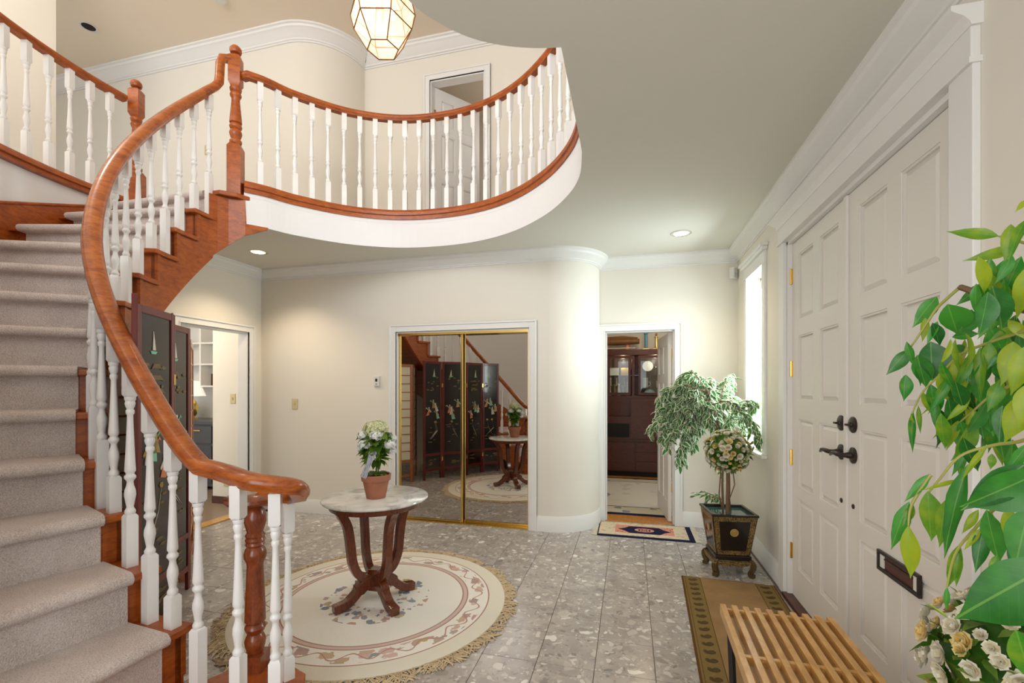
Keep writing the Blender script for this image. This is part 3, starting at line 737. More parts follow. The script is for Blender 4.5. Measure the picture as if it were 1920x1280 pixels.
# ---------------------------------------------------------------- closet frame and mirrored sliding doors (door_3)
d3 = empty('door_3'); tag(d3, kind='structure')
Mc = Matrix.Translation((0, YC, 0))
casing('door_casing', CX0, CX1, 0, CH, CA, Mc, parent=d3)
jamb('door_jamb', CX0, CX1, 0, CH, .12, Mc, d3)
MB().box(CX0+.015, CX1-.015, .0, .11, 0, .012, Mc).box(CX0+.015, CX1-.015, .0, .11, CH-.04, CH-.015, Mc).build('track', M['brass'], d3)
def mirror_door(x0, x1, y, rz):
    w = x1-x0; Mx = Matrix.Translation(((x0+x1)/2, YC+y, 0)) @ Matrix.Rotation(rz, 4, 'Z')
    e = empty('sliding_door', parent=d3); e.matrix_local = Mx
    MB().box(-w/2, w/2, .004, .010, .015, CH-.03).build('mirror_panel', M['mirror'], e)
    f = .020
    MB().box(-w/2, -w/2+f, -.008, .012, .013, CH-.02).box(w/2-f, w/2, -.008, .012, .013, CH-.02).box(-w/2+f, w/2-f, -.006, .012, .013, .03).box(-w/2+f, w/2-f, -.006, .012, CH-.035, CH-.02).build('brass_frame', M['brass'], e, bevel=.002)
xm = (CX0+CX1)/2
mirror_door(CX0+.016, xm+.012, .035, math.radians(.35))
mirror_door(xm-.022, CX1-.016, .075, math.radians(.35))

# ---------------------------------------------------------------- den opening casing (door_4) and upper door (door_5)
d4 = empty('door_4'); tag(d4, kind='structure')
Mlw = Matrix.Translation((XL, 0, 0)) @ Matrix.Rotation(PI/2, 4, 'Z')
casing('door_casing', LY0, LY1, 0, LH, CA, Mlw, parent=d4)
jamb('door_jamb', LY0, LY1, 0, LH, .12, Mlw, d4)
d5 = empty('door_5'); tag(d5, kind='structure')
Mu = Matrix.Translation((0, 5.07, 0))
casing('door_casing', UX0, UX1, FU, UH, CA, Mu, parent=d5)
jamb('door_jamb', UX0, UX1, FU, UH, .12, Mu, d5)
l5 = door_leaf(d5, .655, UH-FU-.03, .035, [(.09, .29), (.365, .565)], [(.2, .95), (1.1, 1.55), (1.65, 1.98)], Matrix.Translation((UX0+.02, 5.16, FU+.01)) @ Matrix.Rotation(math.radians(52), 4, 'Z'), M['trim'])
MB().box(-.01, .012, -.008, .0, 1.72, 1.82).build('hinge', M['brassold'], l5)

# ================================================================== STAIRCASE
st = empty('staircase', (CS[0], CS[1], 0))
tag(st, 'curved carpeted staircase with cherry handrail, white turned balusters and newels', 'staircase')
PM = Matrix.Translation((-CS[0], -CS[1], 0))
def W2S(pts): return [(p[0]-CS[0], p[1]-CS[1], p[2]) for p in pts]
def sector(r0, r1, a0, a1, z0, z1, n=6, f0=None):
    m = MB(); poly = [(r0[0] if f0 else (r0 if not callable(r0) else r0(a)), a) for a in ()]
    pts = []
    for i in range(n+1):
        a = a0+(a1-a0)*i/n; r = r0(a) if callable(r0) else r0
        pts.append((r*math.cos(math.radians(a)), r*math.sin(math.radians(a))))
    for i in range(n+1):
        a = a1+(a0-a1)*i/n; r = r1(a) if callable(r1) else r1
        pts.append((r*math.cos(math.radians(a)), r*math.sin(math.radians(a))))
    m.prism(pts, z0, z1); return m
rin = lambda a: 1.50+shrink(a)
rcar = lambda a: 1.615+shrink(a)
RC_OUT = 2.615
Z1 = .165
NOS = 1.3   # nosing overhang in degrees
for j in range(2, 15):
    z = RISE*j; a = th(j); a2 = th(j+1) if j < 14 else 177.5
    # wood tread: from nosing (a) back to the next riser
    if 1 < j < 14:
        sector(rin, RO-.005, a, a2-NOS-.3, z-.032, z).build('tread', M['oak'], st, bevel=.006)
    # riser behind the nosing of this tread
    sector(lambda q: 1.53+shrink(q), RO-.005, a-NOS, a-NOS-.6, (RISE if j > 2 or j == 1 else 0)*0+(Z1 if j == 2 else z-RISE)+.001, z-.032, 3).build('riser', M['oak'], st)
    if j > 1:
        # return bracket piece on the open side
        sector(lambda q: 1.512+shrink(q), lambda q: 1.532+shrink(q), a-NOS+.1, a-NOS-1.0, z-RISE+.001, z-.033, 2).build('tread_bracket', M['oak'], st)
    if j == 1: continue
    # carpet: rounded nose over the tread, back to next riser, and down the riser face
    r0 = rcar; r1 = RC_OUT
    if j == 1: z = Z1
    zb = z+.016
    prof = []   # (angle offset in deg at r, z)
    m = MB(); nr = 10; ring = []
    cr = .020
    def ang(off, r): return a+math.degrees(off/r)
    sect = [(-(.0), 0)]
    for i in range(nr+1):
        t = i/nr
        pts = []
        rr_in = r0(a); r = rr_in+(r1-rr_in)*t
        # cross-section (offset forward in metres, z): top rear -> nose -> under nose -> riser top -> riser bottom
        back = -math.radians(a-a2-NOS)*r+.0
        fr = .018
        cs = [(-(math.radians(a-a2+NOS))*r, zb-.014), (-(math.radians(a-a2+NOS))*r, zb), (-.02, zb), (.004, zb-.002), (fr, zb-.012), (fr+.006, zb-.026), (fr+.002, zb-.042), (fr-.010, zb-.052), (-math.radians(NOS)*r+.012, zb-.054), (-math.radians(NOS)*r+.012, z-RISE+.012), (-math.radians(NOS)*r-.004, z-RISE+.012), (-math.radians(NOS)*r-.004, z-.03), (-.004, z-.03), (-.004, zb-.014)]
        for off, zz in cs:
            an = math.radians(a)+off/r
            ring.append((r*math.cos(an), r*math.sin(an), zz))
        k = len(cs)
    fs = []
    for i in range(nr):
        for q in range(k):
            fs.append((i*k+q, (i+1)*k+q, (i+1)*k+(q+1) % k, i*k+(q+1) % k))
    fs.append(tuple(range(k))); fs.append(tuple(nr*k+q for q in range(k))[::-1])
    m.add(ring, fs); m.build('stair_carpet', M['carpet'], st, smooth=50)

# landing nosing around the newel and the stringer's end under the balcony
lt_ = [pol(1.465, 180.6), (-3.10, 3.02), (-3.055, 3.13), (-3.13, 3.20), (-3.26, 3.16), pol(1.62, 176), pol(RO-.005, 176), pol(RO-.005, 180.6)]
MB().prism([(p[0]-CS[0], p[1]-CS[1]) for p in lt_], FU-.032, FU+.004).build('tread', M['oak'], st, bevel=.006)
Q = [(*pol(1.52, 182.2), 2.44, 2.958), (*pol(1.50, 180), 2.50, 2.958), (-3.175, 3.01, 2.57, 2.958), (-3.082, 3.083, 2.67, 2.958), (-3.076, 3.09, 2.672, 2.765), (-2.975, 3.215, 2.752, 2.765)]
m = MB(); vs = []
for x, y, zb_, zt_ in Q:
    for ox, oy in ((0, 0), (-.035, .02)):
        vs += [(x+ox-CS[0], y+oy-CS[1], zb_), (x+ox-CS[0], y+oy-CS[1], zt_)]
fs = [(0, 1, 3, 2), tuple(4*(len(Q)-1)+k for k in (0, 2, 3, 1))]
for i in range(len(Q)-1):
    b_ = 4*i; fs += [(b_, b_+4, b_+5, b_+1), (b_+2, b_+3, b_+7, b_+6), (b_+1, b_+5, b_+7, b_+3), (b_, b_+2, b_+6, b_+4)]
m.add(vs, fs); m.build('stringer_end', M['oak'], st)
# starting step with a rounded end that carries the volute newel
def start_step(z0, z1, g_, name):
    poly = [pol(RO-.005, 266.8+i*1.2) for i in range(8)] + [(-1.33-.02*0, 1.26-g_), (-1.25+g_, 1.37), (-1.245+g_, 1.49), (-1.30+g_, 1.60), (-1.36, 1.68+g_), (-1.46, 1.715+g_), (-1.58, 1.735+g_), (-1.66-g_, 1.71), (-1.70-g_, 1.62), (-1.76, 1.50+g_), pol(1.44, 266.8)]
    return MB().prism([(p[0]-CS[0], p[1]-CS[1]) for p in poly], z0, z1).build(name, M['oak'], st, bevel=.005)
start_step(.0, Z1-.034, -.02, 'starting_riser')
start_step(Z1-.034, Z1, .0, 'starting_tread')

# inner stringer (cut string) and soffit
m = MB(); n = 60; vs = []; aA, aB = 180.5, 276
def zline(a): return RISE*(14-(a-180.5)/7.35)
fs = []
segs = []
for j in range(2, 15):
    a_hi = th(j)-NOS; a_lo = (th(j+1)-NOS) if j < 14 else 176.0
    for i in range(4):
        q0 = a_hi+(a_lo-a_hi)*i/4; q1 = a_hi+(a_lo-a_hi)*(i+1)/4
        segs.append((q0, q1, RISE*j-.034))
def zbot(a): return max(0.0, min(zline(a)-.53, 2.76)) if a > 181 else 2.76-.0
for q0, q1, zt in segs:
    b0, b1 = zbot(q0), zbot(q1); r_o0, r_o1 = 1.52+shrink(q0), 1.52+shrink(q1)
    P = [];
    for q, b_, ro_ in ((q0, b0, r_o0), (q1, b1, r_o1)):
        for r in (ro_, ro_+.035):
            for z_ in (min(b_, zt-.01), zt):
                P.append((r*math.cos(math.radians(q)), r*math.sin(math.radians(q)), z_))
    m.add(P, [(0,1,3,2),(4,6,7,5),(0,4,5,1),(2,3,7,6),(1,5,7,3),(0,2,6,4)])
m.build('stringer', M['oak'], st, merge=True)
m = MB(); vs = []
for i in range(49):
    a = 181+(268-181)*i/48
    for r in (1.53+shrink(a), RO-.01):
        for dz in (0, -.02): vs.append((r*math.cos(math.radians(a)), r*math.sin(math.radians(a)), max(.012, zbot(a)+.03)+dz*.5))
fs = []
for i in range(48):
    b = i*4; fs += [(b, b+4, b+6, b+2), (b+1, b+3, b+7, b+5), (b, b+1, b+5, b+4), (b+2, b+6, b+7, b+3)]
m.add(vs, fs); m.build('soffit', M['oakdark'], st)
# outer skirt board on the curved wall
m = MB(); vs = []; N_ = 60
for i in range(N_+1):
    a = 178+(276-178)*i/N_
    zt = min(zline(a)+.26, 2.945-(a-183)*.0167) if a < 203 else zline(a)+.26-.05*max(0, 1-(a-203)/12)
    for r in (RO-.001, RO-.022):
        for z_ in (max(.0, zline(a)-.35), zt): vs.append((r*math.cos(math.radians(a)), r*math.sin(math.radians(a)), z_))
fs = []
for i in range(N_):
    b = i*4; fs += [(b, b+4, b+5, b+1), (b+2, b+3, b+7, b+6), (b+1, b+5, b+7, b+3), (b, b+2, b+6, b+4)]
m.add(vs, fs); m.build('skirt_board', M['oak'], st, smooth=40)
m = MB(); pts = []
for i in range(N_+1):
    a = 178+(276-178)*i/N_; pts.append(((RO-.020)*math.cos(math.radians(a)), (RO-.020)*math.sin(math.radians(a)), (min(zline(a)+.26, 2.945-(a-183)*.0167) if a < 203 else zline(a)+.26-.05*max(0, 1-(a-203)/12))-.008))
m.tube(pts, .012, 8); m.build('skirt_cap', M['oak'], st, smooth=True)

# balusters ---------------------------------------------------------
TURN = .50
bprof = [(0, .0175), (.01, .0195), (.03, .0195), (.045, .0150), (.06, .0125), (.10, .0155), (.16, .0205), (.20, .0195), (.245, .0130), (.275, .0115), (.29, .0145), (.305, .0205), (.325, .0205), (.338, .0150), (.350, .0145), (.365, .0195), (.385, .0195), (.50, .0165), (.65, .0135), (.80, .0110), (.845, .0108), (.86, .0150), (.885, .0150), (.895, .0115), (.92, .0160), (.945, .0185), (.965, .0160), (.975, .0200), (1.0, .0200)]
def baluster(parent, x, y, z0, z1, rz, turn=TURN, top=.13, s=.0215, mat=None, name='baluster', offs=(0, 0)):
    zt1 = z1-top; zt0 = zt1-turn
    if zt0 < z0+.04: zt0 = z0+.04
    m = MB(); tn = zt1-zt0
    m.lathe([(zt0+f*tn, r*(s/.0215)) for f, r in bprof], (0, 0, 0), 14, cap=False)
    def blk(za, zb, chb, cht):
        c = .010
        L = []
        if chb: L += [(za, s*.72), (za+c, s)]
        else: L += [(za, s)]
        if cht: L += [(zb-c, s), (zb, s*.72)]
        else: L += [(zb, s)]
        vs = []
        for z_, h in L: vs += [(-h, -h, z_), (h, -h, z_), (h, h, z_), (-h, h, z_)]
        k = len(L); fs = [(0, 3, 2, 1), tuple(4*(k-1)+i for i in range(4))]
        for i in range(k-1):
            for q in range(4): fs.append((4*i+q, 4*i+(q+1) % 4, 4*i+4+(q+1) % 4, 4*i+4+q))
        m.add(vs, fs)
    blk(z0, zt0, False, True); blk(zt1, z1, True, False)
    return m.build(name, mat or M['bal'], parent, smooth=40, M=Matrix.Translation((x-offs[0], y-offs[1], 0)) @ Matrix.Rotation(rz, 4, 'Z'))

def zrail(a):   # underside of the stair rail
    base_ = 1.283+(263.5-a)*.0300
    if a <= 266: return base_
    t = (a-266); return 1.208 - .0300*t + .00095*t*t if t < 14 else 1.208-.0300*14+.00095*196
def rbal(a): return 1.555+shrink(a)
RH, RW = .060, .040   # rail height, half width
rprof = [(-.026, 0), (.026, 0), (.030, .012), (.038, .020), (.041, .034), (.036, .048), (.022, .059), (0, .063), (-.022, .059), (-.036, .048), (-.041, .034), (-.038, .020), (-.030, .012)]
k = 0
bang = 266.9
angles = [271.9]+[266.9-5.05*i for i in range(18)]
for a in angles:
    x, y = pol(rbal(a), a)
    jj = int(math.floor((th(14)-a)/7.35+14+1e-6)); jj = max(1, min(14, jj))
    baluster(st, x, y, RISE*jj if jj > 1 else Z1, zrail(a)+.010, math.radians(a), offs=CS)
# volute balusters
NEW = (-1.600, 1.655)
vol = catmull([Vector((*pol(rbal(273), 273), zrail(273)+.012)), Vector((*pol(rbal(277), 277), 1.034)), Vector((-1.41, 1.425, 1.018)), Vector((-1.33, 1.452, 1.004)), Vector((-1.280, 1.505, .984)), Vector((-1.305, 1.575, .942)), Vector((-1.37, 1.63, .915)), Vector((-1.46, 1.655, .898)), Vector((-1.57, 1.66, .885))], 5)
for x, y, zt, a in ((-1.452, 1.42, 1.03, 278), (-1.345, 1.49, .99, 300), (-1.41, 1.632, .915, 330)):
    baluster(st, x, y, Z1, zt, math.radians(a), turn=.52, offs=CS)
# handrail
pts = []
a = 180.0
gp = [(-3.198, 3.062, 4.09), (-3.212, 3.045, 4.10), (-3.222, 3.030, 4.095), (-3.228, 3.022, 4.06), (-3.230, 3.018, 3.96), (-3.234, 3.010, 3.885), (-3.245, 2.985, 3.835)]
pts = [Vector(p) for p in gp]
for i in range(61):
    a = 181.2+(272.0-181.2)*i/60; pts.append(Vector((*pol(rbal(a), a), zrail(a))))
pts += vol
MB().sweep_3(W2S(pts), rprof).build('handrail', M['railwood'], st, smooth=50)
# newels
def newel(parent, x, y, z0, ztop, rz, w=.052, prof=None, name='newel_post', offs=(0, 0), base_h=.45, block_h=.26):
    m = MB(); zb1 = z0+base_h; zc0 = ztop-.09-block_h; zc1 = ztop-.09
    def blk(za, zb, h, c):
        vs = []
        for z_, q in ((za, h), (za+.001, h), (zb-c, h), (zb, h*.7)): vs += [(-q, -q, z_), (q, -q, z_), (q, q, z_), (-q, q, z_)]
        fs = [(0, 3, 2, 1), (12, 13, 14, 15)] + [(4*i+q, 4*i+(q+1) % 4, 4*i+4+(q+1) % 4, 4*i+4+q) for i in range(3) for q in range(4)]
        m.add(vs, fs)
    blk(z0, zb1, w, .03)
    T_ = zc0-zb1; P = [(0, .040), (.03, .046), (.06, .046), (.09, .034), (.14, .042), (.19, .048), (.23, .044), (.26, .034), (.28, .044), (.31, .048), (.34, .044), (.36, .036), (.375, .046), (.40, .046), (.55, .040), (.72, .033), (.80, .031), (.83, .040), (.86, .044), (.89, .040), (.905, .034), (.93, .042), (.97, .046), (1, .040)]
    m.lathe([(zb1+f*T_, r) for f, r in P], seg=20, cap=False)
    h = w*.86; vs = []
    for z_, q in ((zc0, h*.7), (zc0+.03, h), (zc1-.018, h), (zc1, h*.72)): vs += [(-q, -q, z_), (q, -q, z_), (q, q, z_), (-q, q, z_)]
    m.add(vs, [(0, 3, 2, 1), (12, 13, 14, 15)] + [(4*i+q, 4*i+(q+1) % 4, 4*i+4+(q+1) % 4, 4*i+4+q) for i in range(3) for q in range(4)])
    m.lathe([(zc1, .020), (zc1+.012, .020), (zc1+.022, .040), (zc1+.04, .046), (zc1+.06, .044), (zc1+.078, .030), (zc1+.088, .001)], seg=20)
    return m.build(name, M['oak'], parent, smooth=40, M=Matrix.Translation((x-offs[0], y-offs[1], 0)) @ Matrix.Rotation(rz, 4, 'Z'))
NT = (-3.18, 3.085)
newel(st, *NT, FU-.0, 4.26, math.radians(28), offs=CS, base_h=.44)
m = MB(); m.box(-.044, .044, -.044, .044, Z1, .235)
T0, T1 = .235, .900
P = [(0, .030), (.02, .034), (.05, .040), (.085, .043), (.115, .036), (.13, .029), (.145, .036), (.17, .043), (.19, .038), (.20, .030), (.215, .042), (.40, .038), (.58, .033), (.60, .035), (.63, .044), (.66, .046), (.69, .040), (.705, .033), (.72, .040), (.735, .036), (.75, .041), (.765, .036), (.78, .041), (.80, .032), (.82, .036), (.87, .044), (.91, .044), (.95, .036), (.975, .024), (1.0, .028)]
m.lathe([(T0+f*(T1-T0), r) for f, r in P], seg=24, cap=False)
m.lathe([(.890, .03), (.893, .075), (.900, .112), (.912, .124), (.926, .120), (.934, .105), (.938, .001)], seg=28)
m.build('newel_post', M['oakdark'], st, smooth=40, M=Matrix.Translation((NEW[0]-CS[0], NEW[1]-CS[1], 0)) @ Matrix.Rotation(.3, 4, 'Z'))

# ================================================================== BALCONY RAILING
br = empty('balcony_railing', (bal_path[0][0], bal_path[0][1], FU))
tag(br, 'curved balcony railing over the foyer with white balusters under a cherry rail', 'railing')
BO = (bal_path[0][0], bal_path[0][1])
def L(p, o=BO, dz=FU): return (p[0]-o[0], p[1]-o[1])
bp_ = [(p[0], p[1]) for p in bal_path]
# path: well is to the right when walking from newel round to the right end
shoe = [(-.012, .032), (-.014, .066), (-.026, .072), (-.028, .098), (-.014, .104), (-.006, .127), (.075, .127), (.085, .10), (.085, .034)]
path0 = [(p[0]-BO[0], p[1]-BO[1]) for p in bp_]
MB().sweep_h(path0, shoe).build('base_rail', M['oak'], br, smooth=40)
railp = [(-.032+o, 0) for o in ()]
hrp = [(a_+.03, b_) for a_, b_ in rprof]
ZR = 3.99-FU
MB().sweep_h([(NT[0]-BO[0]+.03, NT[1]-BO[1]+.01)]+path0[1:], [(a_, b_+ZR) for a_, b_ in hrp]).build('handrail', M['oak'], br, smooth=40)
off_path = []
for i, p in enumerate(bp_):
    a = Vector(bp_[max(0, i-1)]); b = Vector(bp_[min(len(bp_)-1, i+1)]); t = (b-a).normalized(); nn = Vector((-t.y, t.x))
    off_path.append((p[0]+nn.x*.03, p[1]+nn.y*.03, 0))
sp = walk(off_path, .1415, .12)
for p, t in sp:
    baluster(br, p.x, p.y, .127, ZR+.012, math.atan2(t.y, t.x), turn=.51, top=.17, offs=BO)

# ================================================================== UPPER HALL RAILING (outer side)
UO = pol(2.70, 175)
ur = empty('hall_railing', (UO[0], UO[1], FU))
tag(ur, 'upper hall railing at the top left, white balusters above the white stair wall', 'railing')
rp = [pol(2.70, a) for a in [177+(262-177)*i/40 for i in range(41)]]
rl = [(p[0]-UO[0], p[1]-UO[1]) for p in rp]
# walking with rising angle the centre is on the left
MB().sweep_h(rl, [(.030, .045), (.032, .075), (.050, .08), (.050, .105), (.035, .127), (-.045, .127), (-.045, .047)]).build('base_rail', M['oak'], ur, smooth=40)
MB().sweep_h(rl, [(a_, b_+ZR) for a_, b_ in rprof]).build('handrail', M['oak'], ur, smooth=40)
for p, t in walk([(*p, 0) for p in rp], .152, .12):
    baluster(ur, p.x, p.y, .127, ZR+.012, math.atan2(t.y, t.x)+.1, turn=.51, top=.17, offs=UO)
newel(ur, UO[0], UO[1], -.25, 1.255, math.radians(20), offs=UO, base_h=.66)

# ================================================================== CHANDELIER
CHX, CHY = -1.72, 2.93
ch = empty('chandelier', (CHX, CHY, 3.84)); tag(ch, 'amber glass lantern with brass edges hanging over the stairwell', 'chandelier')
mg, nt, b = new_mat('amber_bevelled_glass')
N = nt.nodes; Lk = nt.links
tcn = N.new('ShaderNodeTexCoord'); nz = N.new('ShaderNodeTexNoise'); nz.inputs['Scale'].default_value = 9; Lk.new(tcn.outputs['Object'], nz.inputs['Vector'])
b.inputs['Base Color'].default_value = (1, .93, .82, 1); b.inputs['Roughness'].default_value = .15
Lk.new(ramp(nt, [(.35, (1, .62, .30)), (.6, (1, .88, .72))], nz.outputs[0]), b.inputs['Emission Color']); b.inputs['Emission Strength'].default_value = .16
tr = N.new('ShaderNodeBsdfTransparent'); tr.inputs[0].default_value = (1, .93, .82, 1); mx = N.new('ShaderNodeMixShader'); mx.inputs[0].default_value = .48
Lk.new(tr.outputs[0], mx.inputs[2]); Lk.new(b.outputs[0], mx.inputs[1]); Lk.new(mx.outputs[0], N['Material Output'].inputs[0])
rings = [(.0, .112, 0), (.15, .208, 0), (.25, .232, 0), (.42, .19, 0), (.52, .07, 0)]
n6 = 6
def rp_(i, k): z, r, o = rings[i]; a = 2*PI*(k+.25)/n6+o; return Vector((r*math.cos(a), r*math.sin(a), z))
mb = MB(); mb.add([rp_(0, k) for k in range(n6)], [tuple(range(n6))]); mb.build('glass_pane', mg, ch)
for i in range(len(rings)-1):
    for k in range(n6):
        mb = MB(); mb.add([rp_(i, k), rp_(i, k+1), rp_(i+1, k+1), rp_(i+1, k)], [(0, 1, 2, 3)]); mb.build('glass_pane', mg, ch)
mb = MB()
for i in range(len(rings)):
    for k in range(n6):
        mb.tube([rp_(i, k), rp_(i, k+1)], .0045, 6)
        if i < len(rings)-1: mb.tube([rp_(i, k), rp_(i+1, k)], .0045, 6)
mb.build('brass_frame', flat('dark_brass_edge', (.20, .085, .02), .4, metal=.4), ch)
MB().tube([(0, 0, .50), (0, 0, H2-3.84)], .008, 8).build('hanging_rod', M['brass'], ch)
MB().lathe([(H2-3.84-.03, .02), (H2-3.84-.025, .07), (H2-3.84, .075)], seg=20).build('ceiling_rose', M['brass'], ch)
for k in range(4):
    a = PI/4+PI/2*k; MB().lathe([(.24, .001), (.25, .012), (.28, .017), (.32, .010), (.34, .001)], (.07*math.cos(a), .07*math.sin(a), 0), 10).build('bulb', M['lampglow'], ch, smooth=True)
MB().tube([(0, 0, .50), (0, 0, .2)], .010, 8).build('lamp_stem', M['brass'], ch)
point('chandelier_light', (CHX, CHY, 4.06), 5, WARM, .06)

# ================================================================== DOWNLIGHTS etc.
def downlight(x, y, z, lit, label, pw=0, grp=None):
    e = empty('ceiling_downlight', (x, y, z)); tag(e, label, 'light', grp)
    MB().lathe([(0.0, .062), (-.006, .066), (-.008, .078), (-.004, .088), (0, .088)], seg=28).build('trim_ring', M['chrome'] if lit else M['plastic'], e, smooth=True)
    MB().lathe([(-.003, .064), (-.002, .050), (-.0015, .001)], seg=24).build('lamp_face' , M['lampglow'] if lit else M['dark'], e)
    if pw: point('downlight_lamp', (x, y, z-.05), pw, WARM, .05, spot=125)
def ceil_at(px, py, z):
    d = 850*(z-EYE)/(728-py); return at(px, py, d)
p = ceil_at(484, 472, H1); downlight(p.x, p.y, H1, True, 'lit recessed ceiling light below the balcony, left of the mirror closet', 30)
p = ceil_at(1277, 437, H1); downlight(p.x, p.y, H1, True, 'lit recessed ceiling light in front of the study doorway', 14)
p = ceil_at(166, 50, H2); downlight(p.x, p.y, H2, False, 'unlit dark recessed light in the upper hall ceiling')
p = ceil_at(412, -4, H2)
tag(MB().lathe([(0, .07), (-.02, .068), (-.035, .05), (-.038, .001)], (0, 0, 0), 24).build('smoke_detector', M['plastic'], M=Matrix.Translation((p.x, p.y, H2))), 'round white smoke detector on the upper ceiling at the picture top', 'detector')
# wall fittings
def plate(name, px, py, Y, w, h, mat, label, cat, kind='switch'):
    t = (px-1180)/850; X = t*CY*CY*Y/(1+t*CY*SY); d = -X*SY+Y*CY; z = EYE-(py-728)/850*d
    e = empty(name, (X, Y, z)); tag(e, label, cat)
    MB().box(-w/2, w/2, -.007, 0, -h/2, h/2).build('plate', mat, e, bevel=.003)
    if kind == 'switch': MB().box(-.006, .006, -.016, -.007, -.012, .014).build('toggle', mat, e)
    return e, X, z
plate('light_switch', 553, 757, YC, .075, .12, M['cream'], 'almond light switch plate on the cream wall left of the mirror closet', 'switch')
plate('light_switch', 389, 281, 4.45, .075, .12, M['cream'], 'almond light switch plate on the upper hall wall behind the stair rail', 'switch')
e, X, z = plate('thermostat', 708, 715, YC, .078, .125, M['plastic'], 'small white wall controller box beside the mirror closet frame', 'thermostat', kind='n')
MB().box(-.032, .032, -.026, -.007, -.05, .055).build('housing', M['plastic'], e, bevel=.004)
MB().box(-.012, .012, -.028, -.026, -.002, .03).build('display', M['dark'], e)
MB().box(-.01, .01, -.028, -.026, -.035, -.02).build('button', flat('grey_button', (.35, .35, .36), .4), e)
e = empty('motion_sensor', (XR-.05, YB-.05, 2.53)); e.rotation_euler = (0, 0, PI/4); tag(e, 'white motion sensor high in the corner above the window', 'sensor')
MB().box(-.035, .035, -.03, .02, -.055, .055).build('housing', M['plastic'], e, bevel=.008)
MB().box(-.02, .02, -.034, -.03, -.045, .0).build('lens', flat('sensor_lens', (.55, .55, .53), .3), e)
plate('wall_outlet', 437, 747, 4.45, .075, .12, M['cream'], 'almond switch plate on the den wall seen through the left opening', 'switch')
plate('wall_outlet', 425, 902, 4.45, .075, .12, M['cream'], 'almond power outlet low on the den wall', 'outlet', kind='n')
# wall register/hook on the lower ceiling right
# ================================================================== ROUND RUG + TABLE + HYDRANGEA
RX, RY = -1.62, 2.68
rug = empty('round_rug', (RX, RY, 0)); tag(rug, 'round ivory wool rug with rose floral border and tan fringe under the table', 'rug')
MB().lathe([(0.001, .001), (.001, .842), (.006, .85), (.013, .848), (.016, .838), (.0165, .001)], seg=96).build('rug_pile', M['roundrug'], rug, smooth=30)
m = MB(); rnd = random.Random(3)
for i in range(1150):
    a = rnd.uniform(0, 2*PI); r0 = rnd.uniform(.842, .852); cl = math.sin(a*19)*.5+.5
    L_ = rnd.uniform(.035, .075)+.02*cl; b_ = a+rnd.uniform(-.6, .6)*.06; b2 = a+rnd.uniform(-1, 1)*.07
    w = .0022
    p0 = Vector((r0*math.cos(a), r0*math.sin(a), .010)); p1 = Vector(((r0+L_*.5)*math.cos(b_), (r0+L_*.5)*math.sin(b_), rnd.uniform(.006, .018))); p2 = Vector(((r0+L_)*math.cos(b2), (r0+L_)*math.sin(b2), rnd.uniform(.002, .008)))
    m.tube([p0, p1, p2], [w, w*1.3, w*1.5], 4)
tag(m.build('fringe', M['fringe'], rug), kind='stuff')

TX, TY, TZ = -1.60, 2.64, .70
tb_ = empty('pedestal_table', (TX, TY, 0.0165)); tag(tb_, 'round white marble topped mahogany table with curved legs on the round rug', 'table')
tb_.location.z = .0165
hz = TZ-.0165
MB().lathe([(hz-.020, .300), (hz-.018, .330), (hz-.010, .336), (hz-.004, .333), (hz, .325), (hz, .001)], seg=72).build('marble_top', M['marble'], tb_, smooth=30)
MB().lathe([(hz-.062, .272), (hz-.060, .286), (hz-.020, .298)], seg=64).build('apron', M['mahog'], tb_, smooth=30)
def ribbon_solid(path, wid, th_, M_=None):
    """path in the local xz-plane, thickness th_ across path, wid along y"""
    m = MB(); vs = []; n = len(path)
    for i, (x, z) in enumerate(path):
        a = Vector(path[max(0, i-1)]); b = Vector(path[min(n-1, i+1)]); t = (b-a).normalized(); q = Vector((-t.y, t.x))
        tt = th_[i] if hasattr(th_, '__len__') else th_
        for sy_, sn in ((-1, -1), (1, -1), (1, 1), (-1, 1)): vs.append((x+q.x*sn*tt/2, sy_*wid/2, z+q.y*sn*tt/2))
    fs = [(0, 1, 2, 3), tuple(4*(n-1)+k for k in range(4))[::-1]]
    for i in range(n-1):
        for k in range(4): fs.append((4*i+k, 4*i+4+k, 4*i+4+(k+1) % 4, 4*i+(k+1) % 4))
    m.add(vs, fs); return m
legp = [(p[0], p[1]) for p in catmull([Vector((.262, hz-.045)), Vector((.232, hz-.08)), Vector((.190, hz-.16)), Vector((.170, hz-.28)), Vector((.155, hz-.40)), Vector((.115, hz-.485)), Vector((.05, hz-.52)), Vector((.02, hz-.53))], 5)]
legp2 = [(p[0], p[1]) for p in catmull([Vector((.02, .145)), Vector((.09, .125)), Vector((.15, .07)), Vector((.20, .038)), Vector((.275, .026))], 5)]
for k in range(4):
    R_ = Matrix.Rotation(math.radians(56+90*k), 4, 'Z')
    ribbon_solid(legp, .046, [.046]*6+[.052]*(len(legp)-6)).build('leg', M['mahog'], tb_, bevel=.004, M=R_)
    ribbon_solid(legp2, .056, [.075]*8+[.052]*(len(legp2)-8)).build('foot', M['mahog'], tb_, bevel=.005, M=R_)
MB().box(-.038, .038, -.038, .038, .075, .215).build('hub', M['mahog'], tb_, bevel=.006)

